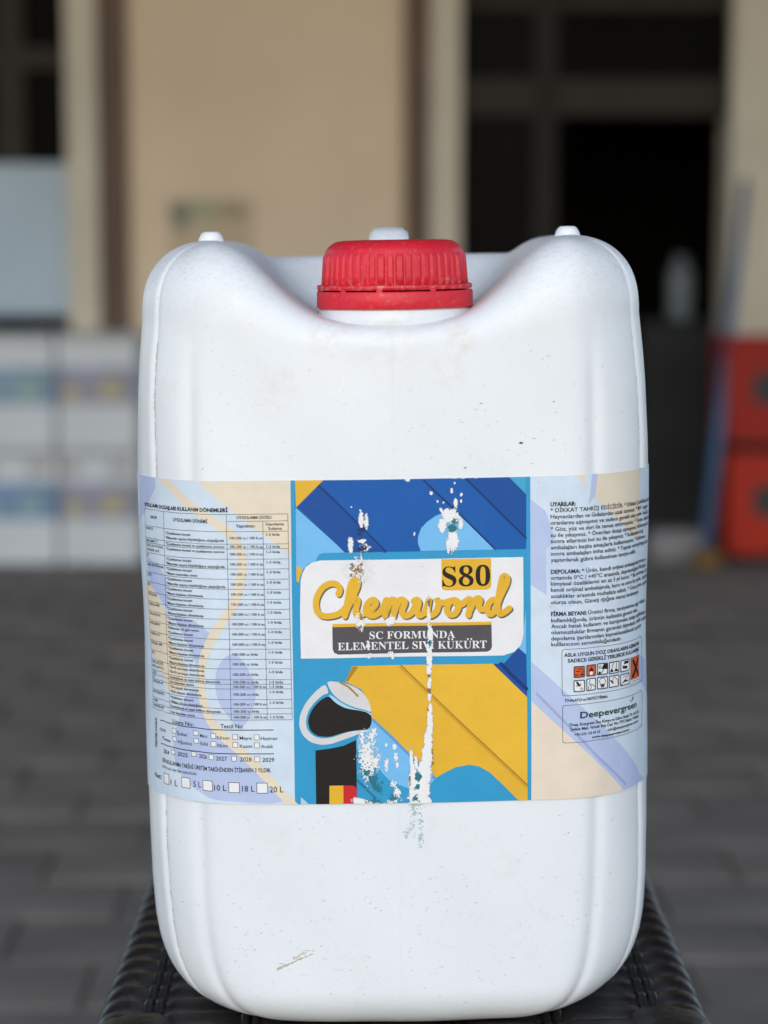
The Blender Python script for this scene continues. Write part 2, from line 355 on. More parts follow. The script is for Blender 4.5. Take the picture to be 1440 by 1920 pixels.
def surf(s, z, off=0., gk=1.):
    s = np.asarray(s, float); z = np.asarray(z, float) + 0 * s
    x, y, nx, ny = sec(s); g = groove(s, z); d = off - np.where(g > 0, gk * g, g) + ripple(s, z)
    return np.stack([(x + nx * d) * SX(z), (y + ny * d) * SY(z), z], -1), np.stack([nx, ny, 0 * nx], -1)

M_can = mat('white jerrycan plastic', (.80, .80, .785, 1), .42, .45)
def can_nodes():
    n = M_can.node_tree; p = n.nodes['Principled BSDF']; L = n.links
    for l in list(p.inputs['Base Color'].links): L.remove(l)
    tc = n.nodes.new('ShaderNodeTexCoord')
    def noise(sc, det=5, rough=.6, stretch=None):
        q = n.nodes.new('ShaderNodeTexNoise'); q.inputs['Scale'].default_value = sc; q.inputs['Detail'].default_value = det; q.inputs['Roughness'].default_value = rough
        if stretch:
            mp = n.nodes.new('ShaderNodeMapping'); mp.inputs['Scale'].default_value = stretch[0]; mp.inputs['Rotation'].default_value = stretch[1]
            L.new(tc.outputs['Object'], mp.inputs['Vector']); L.new(mp.outputs[0], q.inputs['Vector'])
        else: L.new(tc.outputs['Object'], q.inputs['Vector'])
        return q
    def rng(src, a, b, lo=0., hi=1.):
        r = n.nodes.new('ShaderNodeMapRange'); r.inputs[1].default_value = a; r.inputs[2].default_value = b; r.inputs[3].default_value = lo; r.inputs[4].default_value = hi
        L.new(src, r.inputs[0]); return r.outputs[0]
    def mixc(f, a, b):
        m = n.nodes.new('ShaderNodeMix'); m.data_type = 'RGBA'; L.new(f, m.inputs[0])
        if isinstance(a, tuple): m.inputs[6].default_value = a
        else: L.new(a, m.inputs[6])
        m.inputs[7].default_value = b; return m.outputs[2]
    c = mixc(rng(noise(14).outputs[0], .35, .75), (.775, .815, .845, 1), (.74, .78, .81, 1))
    c = mixc(rng(noise(38, 8, .75).outputs[0], .58, .80, 0, .5), c, (.66, .64, .60, 1))
    c = mixc(rng(noise(420, 3).outputs[0], .66, .74, 0, .28), c, (.42, .41, .40, 1))
    c = mixc(rng(noise(55, 5, .6, ((1, 1, 7), (0, .5, 0))).outputs[0], .68, .78, 0, .22), c, (.5, .49, .47, 1))
    # dirt ground into the shoulders, and yellowish runs beside the neck and on one shoulder
    sp = n.nodes.new('ShaderNodeSeparateXYZ'); L.new(tc.outputs['Object'], sp.inputs[0])
    def mul(a, b_):
        m = n.nodes.new('ShaderNodeMath'); m.operation = 'MULTIPLY'; L.new(a, m.inputs[0]); L.new(b_, m.inputs[1]); return m.outputs[0]
    c = mixc(mul(rng(sp.outputs['Z'], .375, .415), rng(noise(300, 8, .8, ((1, 1, 2.2), (0, .9, 0))).outputs[0], .5, .72, 0, .55)), c, (.40, .39, .37, 1))
    c = mixc(mul(rng(sp.outputs['Z'], .36, .42), rng(noise(22, 5).outputs[0], .48, .7, 0, .45)), c, (.60, .585, .55, 1))
    for pt, r_, k_ in (((.034, -.111, .371), .012, .55), ((-.033, -.111, .373), .013, .4), ((.030, -.1155, .355), .012, .3), ((.124, -.085, .408), .012, .8), ((-.128, -.08, .405), .012, .5), ((0, -.112, .374), .03, .22), ((-.06, -.11, .345), .016, .25), ((.045, -.09, .392), .012, .35)):
        d = n.nodes.new('ShaderNodeVectorMath'); d.operation = 'DISTANCE'; L.new(tc.outputs['Object'], d.inputs[0]); d.inputs[1].default_value = pt
        c = mixc(mul(rng(d.outputs['Value'], r_, r_ * .15), rng(noise(120, 6, .7).outputs[0], .42, .66, 0, k_)), c, (.55, .44, .26, 1))
    L.new(c, p.inputs['Base Color'])
    p.inputs['Subsurface Weight'].default_value = .12; p.inputs['Subsurface Radius'].default_value = (.01, .01, .01); p.inputs['Subsurface Scale'].default_value = 1.
    b = n.nodes.new('ShaderNodeBump'); b.inputs['Strength'].default_value = .2; b.inputs['Distance'].default_value = .0006
    L.new(noise(260, 5, .6).outputs[0], b.inputs['Height'])
    b2 = n.nodes.new('ShaderNodeBump'); b2.inputs['Strength'].default_value = .25; b2.inputs['Distance'].default_value = .0012
    L.new(noise(45, 4).outputs[0], b2.inputs['Height']); L.new(b.outputs[0], b2.inputs['Normal']); L.new(b2.outputs[0], p.inputs['Normal'])
    L.new(rng(noise(30, 6).outputs[0], .3, .7, .30, .46), p.inputs['Roughness'])
can_nodes()
# body: rings from the base centre, up the wall, over the shoulder and in across the top
ss = np.unique(np.concatenate([np.linspace(-SQ, SQ, 300), np.linspace(-G_OR - .012, -G_OL + .012, 60), np.linspace(G_OL - .012, G_OR + .012, 60), np.linspace(-G_IN - .012, -G_IN + .012, 30), np.linspace(G_IN - .012, G_IN + .012, 30), np.linspace(-.003, .003, 13)]).round(6))
back = ss[1:-1][::-1][::2]
sall = np.concatenate([ss, back]); isb = np.concatenate([np.zeros(len(ss), bool), np.ones(len(back), bool)])
RT = .042
rings = []
def ring_at(zv, kx=1., ky=1.):
    p, _ = surf(sall, zv); p = p.copy(); p[isb, 1] *= -1; p[:, 0] *= kx; p[:, 1] *= ky; return p
for k in np.linspace(.03, 1, 8)[:-1]: rings.append(ring_at(0 * sall, k, k))
xs_, ys_, _, _ = sec(sall); ys_ = np.where(isb, -ys_, ys_)
RV = .012 + (RT - .012) * sst(np.abs(xs_), .02, .095)
ze = Htop(xs_, ys_) - RV
for _ in range(30): ze = .5 * ze + .5 * (Htop(xs_ * SX(ze), ys_) - RV)
WXI = sst(np.abs(xs_), .085, .132)
for v in np.concatenate([np.linspace(0, .2, 46)[:-1] ** 1.0, np.linspace(.2, 1, 120)]):
    rings.append(ring_at(np.where(v <= .2, ze * v, ze * v)))
base = rings[-1]
for a in np.linspace(0, math.pi / 2, 30)[1:]:
    d = RV * (1 - math.cos(a)); p = base.copy()
    p[:, 0] *= 1 - d / .1392 * WXI; p[:, 1] *= 1 - d / .1155
    p[:, 2] = Htop(p[:, 0], p[:, 1]) - RV * (1 - (1 - math.cos(a) ** 2.5) ** (1 / 2.5)); rings.append(p)
base = rings[-1]
for k in np.linspace(1, .02, 26)[1:]:
    p = base.copy(); p[:, 0] *= k; p[:, 1] *= k; p[:, 2] = Htop(p[:, 0], p[:, 1]); rings.append(p)
V = np.vstack(rings); n = len(sall); nr = len(rings)
idx = np.arange(n); nx_ = np.roll(idx, -1); Fc = []
for j in range(nr - 1): Fc += np.stack([j * n + idx, j * n + nx_, (j + 1) * n + nx_, (j + 1) * n + idx], -1).tolist()
Fc.append(idx[::-1].tolist()); Fc.append(((nr - 1) * n + idx).tolist())
# faint parting line up the middle of the front
fr = np.where((V[:, 1] < -.05) & (np.abs(V[:, 0]) < .0006))[0]; V[fr, 1] -= .00013
pyd('body', V, Fc, M_can, can)

# neck, cap, handle, stacking nubs
CY, CXC = -.0665, .0025
lathe('neck', [(.0365, .345), (.0372, .372), (.039, .3765), (.0408, .3788), (.0412, .381), (.0408, .3855), (.0395, .3868), (.034, .387)], M_can, can, 120, CXC, CY)
M_capr = mat('red cap plastic', (.66, .018, .036, 1), .42, .4, .10, 45, .25, 500)
def capr():
    n = M_capr.node_tree; p = n.nodes['Principled BSDF']; L = n.links; tc = n.nodes.new('ShaderNodeTexCoord')
    src = p.inputs['Base Color'].links[0].from_socket
    q = n.nodes.new('ShaderNodeTexNoise'); q.inputs['Scale'].default_value = 350; q.inputs['Detail'].default_value = 5; L.new(tc.outputs['Object'], q.inputs['Vector'])
    r = n.nodes.new('ShaderNodeMapRange'); r.inputs[1].default_value = .62; r.inputs[2].default_value = .80; r.inputs[4].default_value = .4; L.new(q.outputs[0], r.inputs[0])
    m = n.nodes.new('ShaderNodeMix'); m.data_type = 'RGBA'; L.new(r.outputs[0], m.inputs[0]); L.new(src, m.inputs[6]); m.inputs[7].default_value = (.62, .30, .27, 1)
    sp = n.nodes.new('ShaderNodeSeparateXYZ'); L.new(tc.outputs['Object'], sp.inputs[0])
    r2 = n.nodes.new('ShaderNodeMapRange'); r2.inputs[1].default_value = .4035; r2.inputs[2].default_value = .3985; L.new(sp.outputs['Z'], r2.inputs[0])
    r3 = n.nodes.new('ShaderNodeMapRange'); r3.inputs[1].default_value = .48; r3.inputs[2].default_value = .7; r3.inputs[4].default_value = .55; L.new(q.outputs[0], r3.inputs[0])
    r4 = n.nodes.new('ShaderNodeMapRange'); r4.inputs[1].default_value = .3955; r4.inputs[2].default_value = .3962; r4.inputs[3].default_value = .12; L.new(sp.outputs['Z'], r4.inputs[0])
    mu0 = n.nodes.new('ShaderNodeMath'); mu0.operation = 'MULTIPLY'; L.new(r2.outputs[0], mu0.inputs[0]); L.new(r4.outputs[0], mu0.inputs[1])
    mu = n.nodes.new('ShaderNodeMath'); mu.operation = 'MULTIPLY'; L.new(mu0.outputs[0], mu.inputs[0]); L.new(r3.outputs[0], mu.inputs[1])
    m2 = n.nodes.new('ShaderNodeMix'); m2.data_type = 'RGBA'; L.new(mu.outputs[0], m2.inputs[0]); L.new(m.outputs[2], m2.inputs[6]); m2.inputs[7].default_value = (.66, .34, .30, 1)
    L.new(m2.outputs[2], p.inputs['Base Color'])
capr()
NRB = 50
def ribs(a, z):
    if z < .3992 or z > .4152: return 0
    f = sst(z, .4152, .4138); t = (a * NRB / (2 * math.pi)) % 1; k = int(a * NRB / (2 * math.pi))
    w = .56 if k % 8 else .66; h = .0009 if k % 8 else .0017
    e = float(sst(t, .5 - w / 2 - .1, .5 - w / 2 + .02) * sst(-t, -.5 - w / 2 - .1, -.5 - w / 2 + .02)); return h * e * float(f)
prof = [(.0375, .3965), (.0383, .3991), (.0383, .3993), (.0380, .404), (.0376, .409), (.0373, .4135), (.0372, .4151), (.0371, .4153), (.0367, .4165), (.0360, .4178), (.0345, .4195), (.0325, .4209), (.0305, .4217), (.027, .4222), (.015, .4224), (.002, .4224)]
cap = lathe('cap', prof, M_capr, can, 750, CXC, CY, True, ribs)
fl = lathe('flange', [(.0372, .3966), (.0405, .3963), (.0413, .3966), (.0414, .3984), (.0410, .3989), (.0376, .3990)], M_capr, cap, 120, CXC, CY, True, lambda a, z: .00012 * math.sin(7 * a) + .00008 * math.sin(23 * a), close=False)
tr = lathe('tamper_ring', [(.0385, .3869), (.0415, .3867), (.0418, .3871), (.0417, .395), (.0413, .3956), (.0385, .3957), (.0385, .3869)], M_capr, cap, 140, CXC, CY, True, lambda a, z: .00015 * math.sin(3 * a + 1), close=False)
for a in (-.72, -.2, .5, 1.2, 2.1, 2.9, 3.7, 4.6):
    b = box_bm(-.0016, .0016, -.0005, .0005, -.0011, .0011, .0002, 1); o = obj('bridge_tab', b, M_capr, cap); o.location = (CXC + .0409 * math.sin(a), CY - .0409 * math.cos(a), .396); o.rotation_euler = (0, 0, a)
V2 = []; 
def bar(name, pts, hw, hh, m, par, bev=.004):
    """rounded rectangular bar swept along pts in the y-z plane"""
    V, Fc = [], []; N = 20
    for (y, z) in pts:
        for k in range(N):
            a = 2 * math.pi * k / N; q = (abs(math.cos(a)) ** 4 + abs(math.sin(a)) ** 4) ** -.25
            V.append((hw * q * math.cos(a), y, z + hh * q * math.sin(a)))
    for j in range(len(pts) - 1):
        for k in range(N): Fc.append((j * N + k, j * N + (k + 1) % N, (j + 1) * N + (k + 1) % N, (j + 1) * N + k))
    Fc.append(list(range(N))); Fc.append([(len(pts) - 1) * N + k for k in range(N)][::-1])
    return pyd(name, V, Fc, m, par)
bar('handle', [(-.012, .385), (-.010, .398), (-.004, .410), (.006, .4175), (.02, .4205), (.05, .4205), (.075, .4205), (.09, .417), (.097, .408), (.099, .395)], .0115, .0092, M_can, can)
for sx in (-1, 1):
    lathe('stacking_nub', [(.0072, -.003), (.0070, .0), (.0062, .0022), (.0050, .0040), (.0040, .0046), (.001, .0048)], M_can, can, 40, sx * .0985, -.025).location = (0, 0, .4236)

# ------------------------------------------------------------------ the printed label, in label millimetres (s round the wrap, t above the base)
ART=[('p','lav',1,[(-150.6,300.6),(-134.2,302.1),(-133.6,293.9),(-138.3,287.7),(-145.3,279.8),(-153.6,274.6)],None),('p','cream',1,[(-104.8,301.8),(-52.8,301.7),(-53.7,259.3),(-60.8,265.8),(-74.5,276.2),(-86.9,286.1),(-95.2,293.1)],None),('c','cream',3,[(-127.1,300.1),(-119.1,295.8),(-110.9,289.0),(-98.4,281.0),(-87.2,273.5),(-81.8,266.5),(-79.2,258.0),(-80.2,249.6),(-83.9,235.5),(-90.4,225.6),(-97.0,215.5),(-101.9,203.9),(-103.3,189.5),(-100.0,175.9),(-92.9,165.5),(-80.3,154.1),(-66.5,139.1),(-54.9,126.1)],2.4),('p','lav',1,[(-144.2,256.9),(-131.1,252.1),(-125.0,246.2),(-123.6,229.1),(-132.0,235.3),(-141.8,242.1)],None),('p','lav',1,[(-120.3,228.1),(-106.3,225.0),(-96.4,218.4),(-98.9,212.0),(-102.9,202.4),(-104.3,198.0),(-108.5,207.7),(-115.2,220.0)],None),('p','cream',1,[(-148.9,243.2),(-138.3,240.3),(-125.5,227.5),(-122.6,213.5),(-113.9,204.3),(-111.9,190.2),(-120.5,184.9),(-126.5,185.5),(-139.2,199.5),(-146.8,212.9)],None),('p','lav',2,[(-90.9,205.7),(-85.2,209.4),(-79.7,204.3),(-74.8,194.3),(-73.6,185.7),(-77.0,174.3),(-82.8,167.7),(-85.6,170.5),(-93.3,181.3),(-95.6,191.3),(-94.2,199.9)],None),('p','lav',1,[(-112.8,185.8),(-105.2,189.4),(-100.0,173.9),(-91.5,162.7),(-79.8,151.3),(-67.1,137.7),(-58.3,127.3),(-98.3,129.2),(-106.9,132.8),(-120.2,141.3),(-125.2,155.1),(-119.0,170.6)],None),('p','lav',1,[(104.7,301.1),(108.3,300.8),(106.6,288.1),(101.9,283.9),(103.7,292.5)],None),('p','cream',1,[(108.3,300.8),(142.5,300.1),(144.6,283.0),(140.3,260.2),(134.8,264.4),(118.0,277.3),(106.3,287.0)],None),('p','cream',1,[(94.8,299.6),(100.1,299.9),(99.8,294.1)],None),('p','lav',1,[(71.2,287.7),(78.9,281.3),(83.6,266.7),(78.8,252.7),(79.3,237.0),(70.9,242.8)],None),('p','lavl',1,[(78.8,261.2),(85.0,266.6),(96.4,257.8),(103.9,246.0),(96.3,235.2),(89.1,227.0),(83.5,235.7),(79.3,247.1)],None),('p','lav',1,[(137.4,203.0),(153.4,192.7),(154.8,174.7),(141.8,186.1)],None),('p','lav',1,[(70.9,202.0),(102.4,172.3),(150.2,127.8),(126.0,126.5),(70.7,181.0)],None),('p','lavl',1,[(80.6,233.0),(93.3,224.0),(108.7,207.2),(126.3,188.9),(110.4,185.5),(93.3,204.1),(82.0,215.9)],None),('p','creamd',2,[(70.7,181.0),(126.0,127.1),(106.8,127.5),(70.4,127.5)],None),('l','lavd',2,[(73.6,184.8),(88.8,168.6),(106.8,149.0),(127.2,130.4)],0.7),('p','cyan',1,[(-53.3,300.9),(71.0,301.0),(70.4,126.2),(-54.5,125.8)],None),('p','blue',2,[(-50.9,300.8),(68.9,301.1),(68.6,261.7),(-39.2,261.5),(-51.2,285.3)],None),('p','sky',3,[(-50.8,285.3),(-25.4,261.5),(-37.2,261.3),(-39.5,260.5),(-40.9,257.3),(-45.5,255.6),(-48.8,251.5),(-51.2,254.2)],None),('p','yellow',3,[(-50.9,301.2),(-36.0,301.0),(-36.0,299.7),(-50.8,285.3)],None),('p','yellow',3,[(-51.1,255.3),(-47.8,252.8),(-49.1,249.6),(-50.1,246.0),(-51.1,246.9)],None),('p','blued',4,[(-49.6,285.8),(-37.4,297.0),(-4.6,261.9),(-25.9,261.6)],None),('l','navy',5,[(-38.5,296.3),(-27.7,285.7),(-16.2,273.9),(-4.6,261.9)],0.55),('l','blued',5,[(-39.3,295.9),(-28.4,285.2),(-16.9,273.5),(-5.3,261.5)],0.5),('p','sky',4,[(13.7,261.8),(12.2,266.2),(12.5,269.8),(14.1,273.9),(17.3,277.1),(21.9,280.2),(26.4,281.7),(30.9,281.7),(34.0,280.2),(41.7,272.5),(52.4,261.7)],None),('p','blued',3,[(37.6,299.2),(59.3,299.5),(68.7,290.4),(68.6,267.8),(53.5,282.9)],None),('l','navy',5,[(15.8,298.7),(22.9,291.5),(31.8,283.0),(40.8,273.9),(52.3,262.0)],0.45),('l','navy',5,[(37.6,299.1),(47.3,289.2),(58.0,278.1),(68.5,267.6)],0.5),('p','cyanl',4,[(59.3,300.3),(68.8,300.1),(68.7,290.4)],None),('p','white',6,[(-49.7,205.8),(-49.6,232.2),(-49.0,246.9),(-48.1,250.5),(-46.3,254.2),(-42.8,256.6),(-38.7,257.5),(8.0,257.6),(67.0,257.5),(67.0,233.9),(66.8,216.3),(65.5,211.3),(62.0,207.6),(56.1,205.8),(7.3,205.9)],None),('p','sky',4,[(68.3,229.7),(68.1,205.9),(64.1,209.7),(66.2,213.1),(67.0,220.9)],None),('p','blued',3,[(63.9,209.6),(68.2,206.1),(68.4,183.3),(50.5,201.3),(56.6,201.8),(58.5,203.8)],None),('l','navy',4,[(54.8,201.4),(61.0,194.8),(68.2,187.7)],0.9),('p','yellow',3,[(-22.9,201.4),(50.5,201.5),(68.4,183.4),(68.4,125.4),(65.6,125.4),(60.0,131.3),(54.1,137.6),(48.6,142.9),(43.1,146.3),(37.6,147.4),(30.3,146.1),(24.7,143.4),(20.3,140.9),(6.5,154.1),(-2.5,163.6),(-13.3,174.0),(-14.1,181.5),(-18.5,189.0),(-26.7,193.3),(-25.2,196.6)],None),('p','yellowl',4,[(2.8,201.4),(50.5,201.5),(68.4,183.4),(68.3,135.9),(35.1,168.5)],None),('l','gold',5,[(2.6,201.0),(18.8,184.7),(35.1,168.4),(51.5,152.2),(68.3,135.6)],0.55),('l','golds',5,[(2.1,200.3),(18.3,184.1),(34.5,167.7),(50.9,151.6),(67.7,134.9)],0.6),('p','gold',4,[(-22.7,201.2),(-19.7,201.1),(-25.3,193.3),(-26.7,193.6),(-25.2,196.6)],None),('p','sky',4,[(-14.3,168.5),(-13.0,173.5),(-2.5,163.4),(6.5,153.9),(20.3,140.7),(17.3,137.7),(6.3,135.1),(-3.8,139.2),(-8.3,144.0),(-11.9,149.7),(-21.3,156.8),(-21.2,161.8)],None),('l','skyd',5,[(-12.4,172.4),(-2.5,162.7),(6.5,153.1),(19.6,140.2)],0.7),('l','teald',4,[(-21.2,139.9),(-14.9,133.2),(-8.1,126.5)],0.6),('p','skyl',4,[(-51.3,131.4),(-46.8,127.1),(-51.4,127.1)],None),('p','leaf',5,[(-37.2,192.5),(-35.3,187.2),(-38.7,186.3),(-43.3,182.1),(-46.5,177.7),(-47.9,172.1),(-47.1,167.4),(-43.7,163.9),(-39.1,162.7),(-33.6,163.5),(-26.3,166.2),(-18.9,167.1),(-12.5,167.3),(-18.9,165.5),(-26.3,162.7),(-34.6,159.8),(-40.1,159.3),(-45.6,160.8),(-49.7,164.6),(-51.5,169.8),(-51.0,175.4),(-47.9,181.9),(-43.2,187.5)],None),('p','leaf',6,[(-36.5,193.9),(-26.7,192.6),(-19.0,188.9),(-14.5,182.9),(-13.1,176.4),(-16.9,178.0),(-22.4,179.4),(-28.7,182.5),(-33.0,186.2),(-35.3,190.0)],None),('p','skyl',6,[(-35.3,186.5),(-33.0,185.3),(-28.7,181.7),(-22.4,178.7),(-16.9,177.4),(-13.1,175.9),(-13.1,174.8),(-16.9,176.9),(-26.9,178.4),(-32.4,181.8),(-35.4,185.3)],None),('l','gold',7,[(-29.4,192.9),(-24.9,190.2),(-20.4,185.5)],0.5),('p','black',7,[(-35.5,185.9),(-32.4,182.2),(-26.9,178.9),(-16.9,177.3),(-13.5,175.2),(-13.2,171.2),(-14.8,167.5),(-22.6,167.1),(-29.9,165.4),(-35.5,163.6),(-41.9,164.1),(-45.7,167.1),(-46.8,172.6),(-44.8,178.1),(-40.6,183.1)],None),('p','black',7,[(-43.1,156.4),(-35.6,157.3),(-28.2,158.8),(-21.7,161.8),(-21.7,144.2),(-21.8,126.8),(-43.3,127.0)],None),('p','flagy',8,[(-36.1,137.3),(-28.8,137.3),(-28.9,126.9),(-36.3,127.0)],None),('p','red',8,[(-28.8,137.3),(-23.8,137.2),(-22.2,136.5),(-21.8,134.7),(-21.9,126.8),(-28.9,126.9)],None),('p','yellow',7,[(24.3,257.3),(50.3,257.2),(50.2,243.0),(49.5,241.5),(47.9,240.8),(26.4,240.8),(24.8,241.4),(24.3,242.9)],None),('p','yellow',7,[(-32.9,224.0),(50.1,223.9),(50.1,222.3),(-33.0,222.3)],None),('p','grey',7,[(-33.0,222.3),(50.1,222.3),(50.2,210.7),(49.5,208.9),(47.7,208.0),(-30.1,207.7),(-32.2,208.7),(-33.0,210.6)],None),('c','shadow',8,[(-28.8,239.1),(-28.1,241.5),(-29.8,244.1),(-33.3,244.5),(-37.4,241.9),(-40.4,236.3),(-40.2,230.6),(-37.3,227.7),(-32.8,227.5),(-27.9,229.2),(-23.4,234.5),(-19.6,241.4),(-18.7,245.3),(-20.6,246.3),(-22.4,243.5),(-24.0,236.1),(-25.8,227.3)],1.62),('c','shadow',8,[(-25.6,228.3),(-23.0,234.1),(-20.1,236.3),(-18.9,235.1),(-20.0,229.9),(-19.0,227.5),(-15.8,228.5),(-12.1,230.4),(-9.4,233.5),(-10.4,235.5),(-13.0,234.6),(-14.7,231.1),(-13.6,227.9),(-10.5,227.4),(-6.4,230.1),(-4.0,235.2)],1.62),('c','shadow',8,[(-4.0,235.4),(-3.3,234.6),(-4.8,227.1)],1.62),('c','shadow',8,[(-4.5,228.9),(-1.5,235.2),(0.6,235.1),(1.0,233.7),(-0.4,226.9)],1.62),('c','shadow',8,[(-0.1,228.8),(2.8,235.1),(5.0,235.2),(5.7,233.6),(4.1,229.1),(5.7,227.0),(9.0,228.4),(11.7,233.1)],1.62),('c','shadow',8,[(10.4,234.6),(11.9,235.4),(13.0,233.9),(11.9,229.4),(13.2,227.0),(15.9,228.9),(18.2,234.7)],1.62),('c','shadow',8,[(18.3,235.1),(17.5,229.3),(18.9,226.9),(22.0,229.0),(23.2,233.3),(22.2,235.6),(23.5,233.9),(26.5,233.7),(29.8,234.8)],1.62),('c','shadow',8,[(31.7,235.1),(28.9,233.7),(27.5,230.0),(28.9,227.4),(31.6,227.7),(33.6,230.9),(33.1,234.0),(31.5,235.1)],1.62),('c','shadow',8,[(32.2,233.2),(35.0,232.6),(37.9,234.7),(39.3,235.3),(40.1,233.8),(38.7,226.9)],1.62),('c','shadow',8,[(39.2,228.9),(41.6,233.8),(43.6,235.7),(45.0,234.6),(44.1,231.7),(45.6,229.7),(48.8,230.6)],1.62),('c','shadow',8,[(53.8,233.1),(51.7,234.7),(49.3,232.6),(48.5,229.1),(50.0,227.1),(52.5,228.9),(55.6,236.4),(58.7,242.9),(59.2,246.0),(57.3,246.7),(55.9,243.0),(53.9,231.5),(55.0,227.3),(57.6,227.9),(60.1,229.9)],1.62),('c','yellow',9,[(-29.4,239.8),(-28.7,242.3),(-30.5,244.9),(-34.0,245.2),(-38.1,242.7),(-41.0,237.1),(-40.8,231.3),(-37.9,228.5),(-33.5,228.3),(-28.6,229.9),(-24.0,235.2),(-20.2,242.2),(-19.4,246.0),(-21.2,247.0),(-23.0,244.3),(-24.6,236.9),(-26.4,228.0)],1.62),('c','yellow',9,[(-26.2,229.1),(-23.6,234.8),(-20.7,237.0),(-19.5,235.8),(-20.7,230.7),(-19.7,228.3),(-16.4,229.2),(-12.7,231.1),(-10.1,234.2),(-11.0,236.3),(-13.6,235.3),(-15.3,231.8),(-14.2,228.7),(-11.1,228.1),(-7.0,230.9),(-4.7,235.9)],1.62),('c','yellow',9,[(-4.7,236.1),(-4.0,235.4),(-5.5,227.9)],1.62),('c','yellow',9,[(-5.1,229.6),(-2.1,235.9),(-0.1,235.9),(0.3,234.5),(-1.1,227.7)],1.62),('c','yellow',9,[(-0.7,229.5),(2.1,235.8),(4.4,236.0),(5.0,234.4),(3.5,229.9),(5.1,227.7),(8.4,229.2),(11.0,233.9)],1.62),('c','yellow',9,[(9.7,235.4),(11.3,236.2),(12.3,234.7),(11.3,230.2),(12.6,227.8),(15.3,229.7),(17.5,235.4)],1.62),('c','yellow',9,[(17.6,235.8),(16.8,230.1),(18.2,227.7),(21.4,229.8),(22.6,234.1),(21.6,236.3),(22.9,234.7),(25.9,234.5),(29.1,235.5)],1.62),('c','yellow',9,[(31.0,235.8),(28.2,234.4),(26.9,230.7),(28.2,228.2),(30.9,228.4),(32.9,231.7),(32.5,234.7),(30.9,235.8)],1.62),('c','yellow',9,[(31.6,233.9),(34.4,233.3),(37.3,235.5),(38.6,236.0),(39.4,234.6),(38.1,227.6)],1.62),('c','yellow',9,[(38.6,229.7),(40.9,234.6),(43.0,236.4),(44.3,235.3),(43.5,232.5),(44.9,230.5),(48.2,231.4)],1.62),('c','yellow',9,[(53.1,233.9),(51.1,235.4),(48.6,233.3),(47.9,229.9),(49.4,227.9),(51.8,229.6),(54.9,237.1),(58.1,243.6),(58.5,246.8),(56.6,247.5),(55.2,243.7),(53.3,232.2),(54.4,228.1),(57.0,228.7),(59.4,230.6)],1.62)]
ROWS=[282.1, 273.1, 266.5, 264.0, 258.6, 253.4, 248.0, 242.7, 237.4, 232.1, 226.8, 221.7, 216.1, 210.9, 205.5, 200.4, 194.6, 192.2, 189.7, 184.0, 179.3, 176.3, 173.1]
SUBROW=278.5
